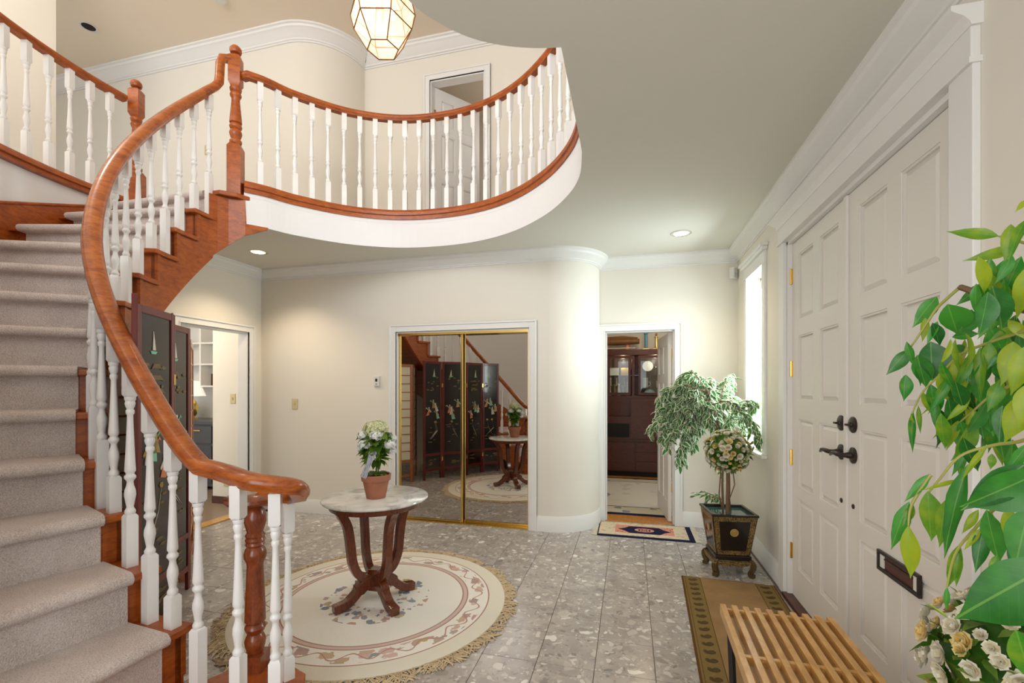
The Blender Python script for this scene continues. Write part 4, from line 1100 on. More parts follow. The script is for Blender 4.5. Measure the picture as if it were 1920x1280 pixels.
# generic leaf mesh
def outl(t):
    K = [(0, .02), (.08, .36), (.2, .76), (.36, 1), (.52, .96), (.68, .70), (.80, .38), (.90, .15), (1, 0)]
    for (a, u), (b, v) in zip(K, K[1:]):
        if t <= b: return u+(v-u)*(t-a)/(b-a)
    return 0
def leaf_mesh(name, mat, L_=.1, w=.04, fold=.25, droop=.15, n=6, edge=False):
    vs = []; fs = []; ed = []
    for i in range(n+1):
        t = i/n; hw = w/2*max(.01, outl(t))
        x = L_*t; z = -droop*L_*t*t
        if edge:
            row = [(-1, 1), (-.5, 0), (0, 0), (.5, 0), (1, 1)]
        else: row = [(-1, 1), (0, 0), (1, 1)]
        for s_, e_ in row:
            wv = 0 if edge else math.sin(t*11+s_*1.3)*hw*.10*abs(s_)
            vs.append((x, s_*hw+(0 if edge else .05*L_*math.sin(t*3.2)), z+abs(s_)*hw*fold+wv)); ed.append(1.0 if (e_ or t < .1 or t > .9) else 0.0)
    k = 5 if edge else 3
    for i in range(n):
        for q in range(k-1): fs.append((i*k+q, i*k+q+1, (i+1)*k+q+1, (i+1)*k+q))
    me = D.meshes.new(name); me.from_pydata(vs, [], fs); me.materials.append(mat)
    for p in me.polygons: p.use_smooth = True
    if edge:
        at_ = me.attributes.new('edge', 'FLOAT', 'POINT'); at_.data.foreach_set('value', ed)
    return me
def merged_leaves(name, src, mats_, parent, mat, edge=False):
    """many small leaves joined into one stuff mesh"""
    V = [v.co.copy() for v in src.vertices]; F = [tuple(p.vertices) for p in src.polygons]
    E = [d.value for d in src.attributes['edge'].data] if edge else None
    vs = []; fs = []; ed = []
    for Mx in mats_:
        b = len(vs); vs += [tuple(Mx @ v) for v in V]; fs += [tuple(b+i for i in f) for f in F]
        if edge: ed += E
    me = D.meshes.new(name); me.from_pydata(vs, [], fs); me.materials.append(mat)
    for p in me.polygons: p.use_smooth = True
    if edge: me.attributes.new('edge', 'FLOAT', 'POINT').data.foreach_set('value', ed)
    return tag(link(name, me, parent), kind='stuff')
def orient(p, d, roll=0, s=1):
    """leaf whose x axis points along d"""
    d = Vector(d).normalized(); up = Vector((0, 0, 1)) if abs(d.z) < .95 else Vector((1, 0, 0))
    y = up.cross(d).normalized(); z = d.cross(y)
    R_ = Matrix((d, y, z)).transposed().to_4x4()
    return Matrix.Translation(p) @ R_ @ Matrix.Rotation(roll, 4, 'X') @ Matrix.Scale(s, 4)

PX, PY = -1.575, 2.60
hp = empty('potted_hydrangea', (PX, PY, TZ)); tag(hp, 'white and lime hydrangea topiary in a terracotta pot on the marble table', 'plant')
MB().lathe([(0, .001), (0, .058), (.003, .060), (.112, .082), (.113, .090), (.150, .094), (.152, .090), (.150, .084), (.120, .080)], seg=36, cap=False).build('pot', M['terra'], hp, smooth=35)
MB().lathe([(.12, .001), (.128, .083)], seg=24, cap=False).build('soil', M['soil'], hp)
MB().tube([(0, 0, .12), (.004, .0, .2), (-.002, .004, .30), (0, 0, .38)], .006, 8).tube([(.01, .01, .12), (.015, .006, .25), (.03, .01, .36)], .004, 8).build('stem', M['leafmid'], hp)
rnd = random.Random(11)
def floret_ball(parent, c, r, n, mat, name='flower_head', fs=.011, squash=.75, seed=1):
    m = MB(); rr = random.Random(seed)
    for i in range(n):
        u = rr.random(); ph = 2*PI*rr.random(); ct = 1-1.7*u; st_ = math.sqrt(max(0, 1-ct*ct))
        nrm = Vector((st_*math.cos(ph), st_*math.sin(ph), ct)); p = Vector((nrm.x*r, nrm.y*r, nrm.z*r*squash))*rr.uniform(.9, 1.04)
        a = nrm.orthogonal().normalized(); b = nrm.cross(a); ro = rr.uniform(0, PI)
        for q in range(4):
            an = ro+q*PI/2; d = a*math.cos(an)+b*math.sin(an); e = a*-math.sin(an)+b*math.cos(an)
            s = fs*rr.uniform(.8, 1.2)
            m.add([p, p+d*s*.6+e*s*.5+nrm*s*.25, p+d*s*1.15+nrm*s*.1, p+d*s*.6-e*s*.5+nrm*s*.25], [(0, 1, 2, 3)])
    m.lathe([(-r*squash*.8, .001), (-r*squash*.5, r*.7), (0, r*.86), (r*squash*.5, r*.7), (r*squash*.85, .001)], seg=12)
    return tag(m.build(name, mat, parent, M=Matrix.Translation(c)), kind='stuff')
floret_ball(hp, (.0, .0, .435), .078, 230, M['hydr'], seed=1)
for c, r, n in (((-.072, -.03, .40), .038, 50), ((-.04, -.065, .345), .042, 70), ((.03, -.05, .40), .040, 60), ((.105, -.01, .345), .036, 50), ((-.105, .0, .325), .028, 30), ((.075, .05, .38), .036, 40), ((-.03, .08, .38), .04, 50), ((.11, .02, .30), .022, 24), ((-.08, -.04, .31), .024, 24)):
    floret_ball(hp, c, r, n, M['whitepetal'], fs=.010, seed=int(r*1e5)+n)
lm = leaf_mesh('leaf', M['leafmid'], .080, .052, .2, .3)
for i in range(130):
    a = rnd.uniform(0, 2*PI); z = rnd.uniform(.23, .42); r = rnd.uniform(.01, .06)*(z-.12)/.25
    link('leaf', lm, hp, orient((r*math.cos(a), r*math.sin(a), z), (math.cos(a), math.sin(a), rnd.uniform(-.7, .3)), rnd.uniform(-.5, .5), rnd.uniform(.7, 1.15)))
for i in range(12):
    a = 2*PI*i/12; link('leaf', lm, hp, orient((.02*math.cos(a), .02*math.sin(a), .15), (math.cos(a), math.sin(a), rnd.uniform(.1, .5)), 0, .8))
# ribbon bow
def band(pts, w, wd):
    m = MB(); vs = []
    for p in pts: vs += [Vector(p)-Vector(wd)*w/2, Vector(p)+Vector(wd)*w/2]
    m.add(vs, [(2*i, 2*i+1, 2*i+3, 2*i+2) for i in range(len(pts)-1)]); return m
MB().box(-.018, .018, -.0015, .0015, 0, .135).build('ribbon_tail', M['ribbon'], hp, M=Matrix.Translation((-.03, -.100, .145)) @ Matrix.Rotation(math.radians(24), 4, 'Y'))
MB().box(-.012, .012, -.0015, .0015, 0, .125).build('ribbon_tail', M['ribbon'], hp, M=Matrix.Translation((-.012, -.104, .15)) @ Matrix.Rotation(math.radians(14), 4, 'Y'))
m = MB(); loop = [(0.035+.028*math.cos(t_)-.01, -.085+.012*math.sin(t_), .285+.018*math.sin(t_)) for t_ in [2*PI*i/12 for i in range(13)]]
m = band(loop, .034, (.25, 0, .97)); m.build('ribbon_bow', M['ribbon'], hp)

# ================================================================== FOLDING SCREENS
sc_ = empty('folding_screen', (-2.52, 2.02, 0)); tag(sc_, 'maroon and black lacquer folding screen with inlaid figures beneath the stair', 'screen')
SV = [(-2.107, 1.515), (-2.35, 1.69), (-2.52, 2.02), (-2.83, 2.20), (-3.00, 2.52)]
SH = 1.82
def poly_relief(mb, pts, y, t=.003):
    n = len(pts); vs = [(x, y, z) for x, z in pts]+[(x, y-t, z) for x, z in pts]
    mb.add(vs, [tuple(range(n, 2*n))]+[(i, (i+1) % n, n+(i+1) % n, n+i) for i in range(n)])
def ell(cx, cz, rx, rz, n=9, ph=0): return [(cx+rx*math.cos(2*PI*i/n+ph), cz+rz*math.sin(2*PI*i/n+ph)) for i in range(n)]
for i in range(4):
    a = Vector(SV[i]); b = Vector(SV[i+1]); d = b-a; w = d.length-.012; ang = math.atan2(d.y, d.x)
    # local x along panel from a to b; room-centre side is local -y? choose by rotating from b to a
    mid = (a+b)/2; ang = math.atan2((a-b).y, (a-b).x); c_in = Vector(CS)-mid
    e = empty('screen_panel', parent=sc_); e.matrix_local = Matrix.Translation((mid.x+2.52, mid.y-2.02, 0)) @ Matrix.Rotation(ang, 4, 'Z')
    loc = Matrix.Rotation(-ang, 2) @ c_in; face = 1 if loc.y > 0 else -1
    fw = .035; y0, y1 = -.011, .011
    m = MB(); m.box(-w/2, -w/2+fw, y0, y1, 0, SH); m.box(w/2-fw, w/2, y0, y1, 0, SH)
    for z0, z1 in ((SH-.04, SH), (.36, .40), (.13, .17)): m.box(-w/2+fw, w/2-fw, y0, y1, z0, z1)
    m.build('frame', M['maroon'], e, bevel=.003)
    MB().box(-w/2+fw, w/2-fw, -.004, .004, .40, SH-.04).build('lacquer_panel', M['lacq'], e)
    MB().box(-w/2+fw, w/2-fw, -.004, .004, .17, .36).build('lower_panel', M['lacq'], e)
    if i < 3:
        for z_ in (.3, 1.45): MB().box(-w/2-.008, -w/2+.012, .011*face, .013*face, z_-.03, z_+.03).build('hinge', M['brass'], e)
    rr = random.Random(20+i); Yf = .004 if face > 0 else -.004
    def rel(name, mat, shapes):
        mb = MB()
        for s in shapes:
            vs = [(x, Yf+.001*face, z) for x, z in s]+[(x, Yf+.004*face, z) for x, z in s]; n = len(s)
            mb.add(vs, [tuple(range(n, 2*n))]+[(q, (q+1) % n, n+(q+1) % n, n+q) for q in range(n)])
        tag(mb.build(name, mat, e), kind='stuff')
    # gilt landscape: tree crowns, pagoda roofs, rocks, boat
    gs = []
    for q in range(9): gs.append(ell(rr.uniform(-.10, .10), rr.uniform(1.36, 1.58), rr.uniform(.012, .03), .010, 7))
    if i == 1:
        for zz, ww in ((1.50, .05), (1.44, .07), (1.37, .09)): gs.append([(-ww, zz), (-ww*.55, zz+.03), (ww*.55, zz+.03), (ww, zz), (ww*.6, zz+.006), (-ww*.6, zz+.006)])
    for q in range(7): gs.append(ell(rr.uniform(-.10, .10), rr.uniform(.55, .85), rr.uniform(.012, .04), .008, 6))
    for q in range(4): gs.append(ell(rr.uniform(-.09, .09), rr.uniform(.22, .32), rr.uniform(.02, .05), .01, 6))
    rel('gilt_landscape', M['golddim'], gs)
    boat = [(-.02, 1.60), (0, 1.70), (.008, 1.60)]; rel('sail', M['pearl'], [[(x+(.03 if i % 2 else -.03), z) for x, z in boat]])
    rel('boat', M['jade'], [[(x+(.03 if i % 2 else -.03), z) for x, z in [(-.035, 1.595), (.03, 1.595), (.02, 1.58), (-.02, 1.58)]]])
    # robed figures
    robes = {'jade': [], 'coral': [], 'pearl': [], 'gold': []}; keys = list(robes)
    for q in range(4):
        cx = rr.uniform(-.085, .085); cz = rr.uniform(1.00, 1.22); h = .11; ln = rr.uniform(-.03, .03); k1 = keys[(q+i) % 4]; k2 = keys[(q+i+1) % 4]
        robes[k1].append([(cx-.026+ln, cz-h), (cx+.030+ln, cz-h+.01), (cx+.012, cz-.02), (cx+.014, cz), (cx-.010, cz), (cx-.012, cz-.03)])
        robes[k2].append([(cx+.010, cz-.005), (cx+.045, cz-.05), (cx+.038, cz-.062), (cx+.004, cz-.03)])
        robes['pearl'].append(ell(cx+.002, cz+.012, .010, .012, 8))
        robes['gold'].append([(cx-.012, cz-.055), (cx+.016, cz-.05), (cx+.015, cz-.062), (cx-.013, cz-.067)])
        robes[k2].append([(cx-.02, cz-.01), (cx-.045, cz+.02), (cx-.06, cz), (cx-.054, cz-.004), (cx-.044, cz+.008), (cx-.02, cz-.022)])
    for q in range(2):
        cx = rr.uniform(-.07, .07); robes['gold'].append(ell(cx, .88, .018, .018, 6)); robes['pearl'].append([(cx, .86), (cx+.03, .74), (cx+.10 if cx < 0 else cx-.10, .62), (cx+.027, .75)])
    for k_, v_ in robes.items(): rel(k_+'_inlay', M[k_], v_)
sh = empty('shoji_screen', (-3.12, 2.62, 0)); tag(sh, 'wood framed paper lattice screen standing behind the lacquer screen', 'screen')
for (ax, ay), (bx_, by_) in (((-3.12, 2.62), (-3.60, 3.05)), ((-3.13, 2.60), (-3.30, 2.13))):
    a = Vector((ax, ay)); b = Vector((bx_, by_)); w = (b-a).length-.01; mid = (a+b)/2; ang = math.atan2((b-a).y, (b-a).x)
    e = empty('screen_panel', parent=sh); e.matrix_local = Matrix.Translation((mid.x+3.12, mid.y-2.62, 0)) @ Matrix.Rotation(ang, 4, 'Z')
    m = MB().box(-w/2, -w/2+.035, -.011, .011, 0, 1.76).box(w/2-.035, w/2, -.011, .011, 0, 1.76)
    for z0, z1 in ((1.72, 1.76), (.30, .34), (.08, .12)): m.box(-w/2+.035, w/2-.035, -.010, .010, z0, z1)
    m.build('frame', M['shojiw'], e, bevel=.002)
    MB().box(-w/2+.035, w/2-.035, -.001, .001, .34, 1.72).build('paper', M['paper'], e)
    for k in range(1, 11): 
        z_ = .34+1.38*k/11; MB().box(-w/2+.035, w/2-.035, -.006, .006, z_-.006, z_+.006).build('lattice_bar', M['shojiw'], e)
    MB().box(-.006, .006, -.0055, .0055, .34, 1.72, ).build('lattice_post', M['shojiw'], e)

# ================================================================== DOORMAT, STUDY MAT, BENCH
mt = empty('doormat', (.375, 3.59, 0), math.radians(-2.2)); tag(mt, 'tan doormat with paisley border in front of the double doors', 'doormat')
mw, ml = .62, 1.95
MB().box(0, mw, -ml, 0, .001, .008).build('mat_base', M['tanline'], mt, bevel=.003)
MB().box(.012, mw-.012, -ml+.012, -.012, .008, .0095).build('mat_edge', M['tanborder'], mt)
MB().box(.022, .025, -ml+.02, -.02, .0095, .0105).box(.125, .129, -ml+.02, -.02, .0095, .0105).box(mw-.129, mw-.125, -ml+.02, -.02, .0095, .0105).box(mw-.025, mw-.022, -ml+.02, -.02, .0095, .0105).build('border_line', M['tanline'], mt)
MB().box(.129, mw-.129, -ml+.02, -.014, .0095, .010).build('mat_field', M['tanmat'], mt)
pm = MB(); pz = [(-.030, -.012), (-.014, -.024), (.012, -.022), (.030, -.006), (.030, .010), (.016, .020), (.0, .014), (-.008, .004), (-.018, .012), (-.030, .008)]
pm.prism(pz, 0, .0008); pm0 = None
for side in (.075, mw-.075):
    for k in range(24):
        y = -.06-k*.079
        Mx = Matrix.Translation((side, y, .0096)) @ Matrix.Rotation(rnd.uniform(-.2, .2), 4, 'Z')
        if pm0 is None: pm0 = pm.build('paisley', M['paisley'], mt, M=Mx)
        else: dup(pm0, Mx, mt)

sm = empty('study_mat', (-.30, 4.845, 0)); tag(sm, 'small navy and cream patterned rug with fringe before the study door', 'rug')
w_, l_ = .885, .455
MB().box(0, w_, -l_, 0, .001, .010).build('rug_base', M['navy'], sm, bevel=.003)
MB().box(.012, w_-.05, -l_+.035, -.012, .010, .0112).build('floral_border', M['creamwool'], sm)
MB().box(.165, w_-.17, -l_+.115, -.10, .0112, .0122).build('rose_field', M['rosewool'], sm)
cx_, cy_ = w_/2, -l_/2-.005
hexp = [(cx_-.25, cy_), (cx_-.19, cy_+.04), (cx_-.14, cy_+.108), (cx_+.14, cy_+.108), (cx_+.19, cy_+.04), (cx_+.25, cy_), (cx_+.19, cy_-.04), (cx_+.14, cy_-.108), (cx_-.14, cy_-.108), (cx_-.19, cy_-.04)]
MB().prism(hexp, .0122, .0130).build('navy_medallion', M['navy'], sm)
m = MB()
def ringp(m, cx, cy, r0, r1, a0, a1, z0, z1, n=12, sy=.62):
    P_ = [(cx+r1*math.cos(a0+(a1-a0)*i/n), cy+sy*r1*math.sin(a0+(a1-a0)*i/n)) for i in range(n+1)]+[(cx+r0*math.cos(a1+(a0-a1)*i/n), cy+sy*r0*math.sin(a1+(a0-a1)*i/n)) for i in range(n+1)]
    m.prism(P_, z0, z1)
ringp(m, cx_, cy_, .062, .092, -1.2, 1.2, .013, .0138); ringp(m, cx_, cy_, .062, .092, PI-1.2, PI+1.2, .013, .0138)
ringp(m, cx_, cy_, .062, .092, 1.25, PI-1.25, .013, .0138); ringp(m, cx_, cy_, .062, .092, PI+1.25, 2*PI-1.25, .013, .0138)
for a in ((-.04, -.028, -.05, .05), (.028, .04, -.05, .05), (-.028, .028, -.007, .007), (-.018, .018, .02, .03), (-.018, .018, -.03, -.02)): m.box(cx_+a[0], cx_+a[1], cy_+a[2], cy_+a[3], .013, .0138)
m.build('round_emblem', M['rose'], sm)
m = MB()
for i in range(60):
    y = -l_*i/59; L_ = rnd.uniform(.04, .065); m.tube([(0, y, .006), (-L_*.5, y+rnd.uniform(-.008, .008), .008), (-L_, y+rnd.uniform(-.015, .015), .003)], .0025, 4)
    m.tube([(w_, y, .006), (w_+L_*.5, y+rnd.uniform(-.008, .008), .008), (w_+L_, y+rnd.uniform(-.015, .015), .003)], .0025, 4)
tag(m.build('fringe', M['fringew'], sm), kind='stuff')

be = empty('slatted_bench', (.40, 2.24, 0), math.radians(-1.5)); tag(be, 'ash slatted bench with black legs on the doormat', 'bench')
BL, BWd, BZ = .78, .445, .42
ns = 10; sw = .0235; gap = (BWd-ns*sw)/(ns-1)
for k in range(ns):
    x = k*(sw+gap); MB().box(x, x+sw, -BL, -.0, BZ-.045, BZ).build('slat', M['pine'], be, bevel=.0015)
for y in (-.02, -BL/2, -BL+.02-.02):
    MB().box(0.001, BWd-.001, y-.018, y, BZ-.040, BZ-.008).build('cross_rail', M['pine'], be)
for y in (-.14, -BL+.14):
    m = MB()
    m.prism([(-.0, 0), (.03, 0), (.03, .025), (0, .025)], 0, .001)
    m = MB().tube([(.02, y, BZ-.045), (.035, y, .022)], .014, 4).tube([(BWd-.02, y, BZ-.045), (BWd-.035, y, .022)], .014, 4).box(.03, BWd-.03, y-.012, y+.012, .011, .032)
    m.build('leg', M['black'], be)

# ================================================================== PLANTERS + TOPIARIES + FICUS
def planter(x, y, rz, label, topiary_label, seed, zball=.92):
    e = empty('lacquer_planter', (x, y, 0), rz); tag(e, label, 'planter')
    zb, zt = .155, .46; hb, ht = .118, .160
    def frustum(z0, z1, inset=0, dy=0):
        q = []
        for z in (z0, z1):
            h = hb+(ht-hb)*(z-zb)/(zt-zb)-inset; q += [(-h, -h, z), (h, -h, z), (h, h, z), (-h, h, z)]
        return q
    m = MB(); q = frustum(zb, zt); q2 = frustum(zb+.02, zt, .014)
    m.add(q+q2, [(0, 1, 2, 3), (0, 4, 5, 1), (1, 5, 6, 2), (2, 6, 7, 3), (3, 7, 4, 0), (4, 12, 13, 5), (5, 13, 14, 6), (6, 14, 15, 7), (7, 15, 12, 4), (12, 8, 9, 13), (13, 9, 10, 14), (14, 10, 11, 15), (15, 11, 8, 12)])
    m.build('box_body', M['lacq'], e)
    MB().add([], []) 
    # gilt borders on each face and medallion
    for k in range(4):
        R_ = Matrix.Rotation(PI/2*k, 4, 'Z'); mb = MB()
        def fp(u, v, o): # u -1..1, v 0..1 on the face
            z = zb+(zt-zb)*v; h = hb+(ht-hb)*v; return (u*h, -h-o, z)
        def quadf(u0, u1, v0, v1, o=.002):
            a = [fp(u0, v0, o), fp(u1, v0, o), fp(u1, v1, o), fp(u0, v1, o)]; b_ = [fp(u0, v0, 0), fp(u1, v0, 0), fp(u1, v1, 0), fp(u0, v1, 0)]
            mb.add(a+b_, [(0, 1, 2, 3), (0, 4, 5, 1), (1, 5, 6, 2), (2, 6, 7, 3), (3, 7, 4, 0)])
        for a in ((-.96, -.72, .02, .98), (.72, .96, .02, .98), (-.72, .72, .86, .98), (-.72, .72, .02, .12)): quadf(*a)
        mb.build('gilt_border', M['giltpat'], e, M=R_)
        h = hb+(ht-hb)*.58
        m = MB().lathe([(0, .030), (.003, .030), (.0045, .026), (.003, .022), (.003, .016), (.0045, .012), (.0045, .001)], seg=24, M=Matrix.Translation((0, -h, zb+(zt-zb)*.58)) @ Matrix.Rotation(PI/2+.13, 4, 'X'))
        m.build('medallion', M['gold'], e, M=R_)
    m = MB()
    for a in ((-ht-.006, ht+.006, -ht-.006, -ht+.016), (-ht-.006, ht+.006, ht-.016, ht+.006), (-ht-.006, -ht+.016, -ht+.016, ht-.016), (ht-.016, ht+.006, -ht+.016, ht-.016)): m.box(*a, zt-.008, zt+.010)
    m.build('rim', M['lacq'], e, bevel=.003)
    MB().box(-ht+.016, ht-.016, -ht+.016, ht-.016, zt-.03, zt-.012).build('glass_cover', M['lacqgreen'], e)
    # stand
    MB().box(-.128, .128, -.128, .128, .118, .156).build('stand_top', M['lacq'], e, bevel=.006)
    for k in range(4):
        R_ = Matrix.Rotation(PI/2*k, 4, 'Z')
        ap = [(-.14, .118), (.14, .118), (.14, .085), (.10, .092), (.05, .080), (0, .088), (-.05, .080), (-.10, .092), (-.14, .085)]
        mb = MB(); n = len(ap); vs = [(x, -.142, z) for x, z in ap]+[(x, -.125, z) for x, z in ap]
        mb.add(vs, [tuple(range(n)), tuple(range(n, 2*n))[::-1]]+[(i, (i+1) % n, n+(i+1) % n, n+i) for i in range(n)])
        mb.build('stand_apron', M['giltpat'], e, M=R_)
        lp = [(p[0], p[1]) for p in catmull([Vector((.165, .118)), Vector((.190, .095)), Vector((.188, .06)), Vector((.172, .03)), Vector((.180, .012)), Vector((.198, .010))], 4)]
        ribbon_solid(lp, .036, .030).build('leg', M['lacqgold'], e, bevel=.005, M=R_ @ Matrix.Rotation(PI/4, 4, 'Z'))
    # topiary
    t = empty('rose_topiary', (x, y, zt), rz); tag(t, topiary_label, 'topiary')
    zc = zball-zt; R0 = .172
    MB().tube([(.0, 0, -.012), (.004, .003, .2), (0, 0, zc-.1)], [.017, .015, .014], 10).build('trunk', M['stem'], t, smooth=True)
    rr = random.Random(seed)
    MB().tube([(-.03, .02, -.01), (-.07, -.02, .12), (-.06, -.03, zc-.14)], .005, 6).tube([(.03, .02, -.01), (.0, -.04, .10), (.05, 0, .2), (.03, 0, zc-.1)], .004, 6).build('twig', M['stem'], t)
    core = MB().lathe([(-R0*.8, .001), (-R0*.6, R0*.5), (0, R0*.8), (R0*.6, R0*.5), (R0*.8, .001)], (0, 0, zc), 16).build('moss_core', M['leafmid'], t, smooth=True)
    l2_ = leaf_mesh('topiary_leaf', M['leafmid'], .05, .022, .3, .3, 4)
    for i in range(200):
        ct = 1-2*(i+.5)/200; ph = i*2.39996; s_ = math.sqrt(1-ct*ct); nrm = Vector((s_*math.cos(ph), s_*math.sin(ph), ct))
        d = (nrm*.5+Vector((rr.uniform(-1, 1), rr.uniform(-1, 1), rr.uniform(-1, 1)))*.8)
        link('topiary_leaf', l2_, t, orient(nrm*R0*.78+Vector((0, 0, zc)), d, rr.uniform(-1, 1), rr.uniform(.7, 1.3)))
    # roses: cupped petals in whorls; a few source blooms, copied
    def bloom(mat):
        b_ = MB()
        for lay, (n_, rad, op) in enumerate(((3, .008, .25), (4, .013, .6), (5, .018, 1.0), (5, .021, 1.35))):
            for q in range(n_):
                a = 2*PI*q/n_+lay*.5; ca, sa = math.cos(a), math.sin(a); w2 = rad*.75
                h = .022-.003*lay; o = rad*.4; e_ = rad*op*.75+.003
                row = lambda r_, z_, w_: [(r_*ca-w_*sa*-1*-1, r_*sa+w_*ca, z_), (r_*ca, r_*sa, z_-.001), (r_*ca+w_*sa, r_*sa-w_*ca, z_)]
                vs = row(.002, 0, w2*.3)+row(o+.004, h*.45, w2)+row(e_+.003, h, w2*.8)
                b_.add(vs, [(0, 1, 4, 3), (1, 2, 5, 4), (3, 4, 7, 6), (4, 5, 8, 7)])
        return b_
    src = [bloom(0).build('rose_bloom', mt_, t, smooth=True) for mt_ in (M['petal'], M['petal'], M['yellowpetal'])]
    spots = []
    for i in range(150):
        ct = 1-2*(i+.5)/150+rr.uniform(-.006, .006); ph = i*2.39996+.7+rr.uniform(-.35, .35); s_ = math.sqrt(1-ct*ct); nrm = Vector((s_*math.cos(ph), s_*math.sin(ph), ct))
        q = nrm.to_track_quat('Z', 'Y').to_matrix().to_4x4()
        Mx = Matrix.Translation(nrm*R0*rr.uniform(.80, .99)+Vector((0, 0, zc))) @ q @ Matrix.Scale(rr.uniform(.45, .92), 4)
        if i < 3: src[i].matrix_local = Mx
        else: dup(src[rr.randrange(3)], Mx, t)
    return e, t
M['lacqgreen'] = flat('planter_glass_top', (.05, .11, .09), .08, coat=.6)
M['lacqgold'] = flat('gilded_brown_lacquer', (.10, .065, .02), .3, metal=.3, noise=.5, nscale=30)
def giltpat():
    m, nt, b = new_mat('gilt_floral_pattern'); N = nt.nodes; L = nt.links
    tc = N.new('ShaderNodeTexCoord'); v = N.new('ShaderNodeTexNoise'); v.inputs['Scale'].default_value = 90; v.inputs['Detail'].default_value = 2; v.inputs['Distortion'].default_value = 2; L.new(tc.outputs['Object'], v.inputs['Vector'])
    L.new(ramp(nt, [(.46, (.025, .016, .01)), (.54, (.30, .19, .06))], v.outputs[0]), b.inputs['Base Color']); b.inputs['Roughness'].default_value = .3; return m
M['giltpat'] = giltpat()
planter(.735, 3.80, math.radians(7), 'black and gilt lacquer planter on curved stand below the far window', 'cream rose ball topiary rising from the planter below the window', 5)
planter(.828, 1.23, math.radians(-3), 'black and gilt lacquer planter at the near side of the doors', 'cream rose ball topiary at the bottom right beside the doors', 9, .79)

# variegated ficus behind the far planter
fi = empty('variegated_ficus', (.72, 3.90, .448)); tag(fi, 'variegated weeping ficus with cream edged leaves rising behind the rose ball by the window', 'plant')
FO = Vector((.72, 3.90, .448))
rr = random.Random(42)
trunk = [Vector((0, 0, .0)), Vector((.0, .03, .2)), Vector((.02, .09, .4)), Vector((.0, .12, .58)), Vector((-.04, .13, .76)), Vector((-.10, .14, .95))]
MB().tube(catmull(trunk, 4), [.010-.0003*i for i in range(21)], 8).build('trunk', M['stem'], fi, smooth=True)
lv = leaf_mesh('variegated_leaf', M['leafvar'], .076, .040, .2, .35, 6, edge=True)
spots = []; tw = MB()
# branches: targets given in the picture and turned into places around the trunk
tips = [(1240, 745, 3.9), (1226, 800, 3.85), (1255, 830, 3.8), (1262, 760, 4.0), (1285, 715, 4.1), (1320, 715, 4.1), (1372, 708, 4.15), (1368, 728, 4.1), (1410, 757, 4.0), (1418, 820, 3.9), (1395, 800, 3.9), (1280, 860, 3.8), (1300, 830, 3.9), (1240, 770, 4.05), (1310, 740, 3.95), (1345, 745, 4.2), (1290, 780, 3.9), (1270, 800, 3.95), (1330, 770, 4.05), (1390, 770, 4.05), (1232, 790, 3.95), (1252, 735, 3.9), (1268, 722, 4.0), (1300, 722, 4.0), (1262, 790, 3.85), (1290, 755, 3.9), (1315, 795, 3.9), (1335, 735, 4.0), (1246, 812, 3.85), (1300, 770, 3.85), (1275, 870-20, 3.75)]
for (px, py, d) in tips:
    while at(px, py, d).x > .95: d -= .04
    tip = at(px, py, d)-FO; z0 = rr.uniform(.5, .93); 
    base_ = None
    for i in range(len(trunk)-1):
        if trunk[i].z <= z0 <= trunk[i+1].z: base_ = trunk[i].lerp(trunk[i+1], (z0-trunk[i].z)/(trunk[i+1].z-trunk[i].z))
    if base_ is None: base_ = trunk[-1].copy()
    midp = base_.lerp(tip, .5)+Vector((0, 0, .12+.08*abs(tip.x)))
    pth = catmull([base_, midp, tip+Vector((0, 0, .02)), tip+Vector((0, 0, -.06))], 6)
    MB().tube(pth, [.005-.0002*i for i in range(len(pth))], 5).build('branch', M['stem'], fi, smooth=True)
    for p, t in walk(pth, .014, .05):
        for q in range(3):
            dd = Vector((t.x*.5+rr.uniform(-.7, .7), t.y*.5+rr.uniform(-.7, .7), rr.uniform(-1.1, .1)))
            sz = rr.uniform(.7, 1.15)
            pp = p+Vector((rr.uniform(-.02, .02),)*3)
            if pp.x+dd.normalized().x*.08 > XR-.72-.03: continue
            if (pp+FO).y+dd.normalized().y*.07 > YB-.03: continue
            spots.append(orient(pp, dd, rr.uniform(-.8, .8), sz))
# low side sprig
for (px, py, d) in ((1296, 932, 4.0), (1305, 925, 4.0), (1320, 945, 3.95), (1335, 932, 4.0), (1345, 870, 4.0)):
    tip = at(px, py, d)-FO; b0 = trunk[1].copy() if py > 900 else trunk[2].copy(); b0.z = .06 if py > 900 else .2
    pth = catmull([b0, b0.lerp(tip, .6)+Vector((0, 0, .03)), tip], 6); MB().tube(pth, .003, 5).build('branch', M['stem'], fi, smooth=True)
    for p, t in walk(pth, .03, .05):
        dd = Vector((t.x+rr.uniform(-.7, .7), t.y+rr.uniform(-.7, .7), rr.uniform(-.9, .2)))
        spots.append(orient(p, dd, rr.uniform(-.8, .8), rr.uniform(.7, 1.0)))
rr.shuffle(spots)
spots.sort(key=lambda m_: m_.translation.y)
for Mx in spots[:280]: link('variegated_leaf', lv, fi, Mx)
merged_leaves('foliage', lv, spots[280:], fi, M['leafvar'], True)

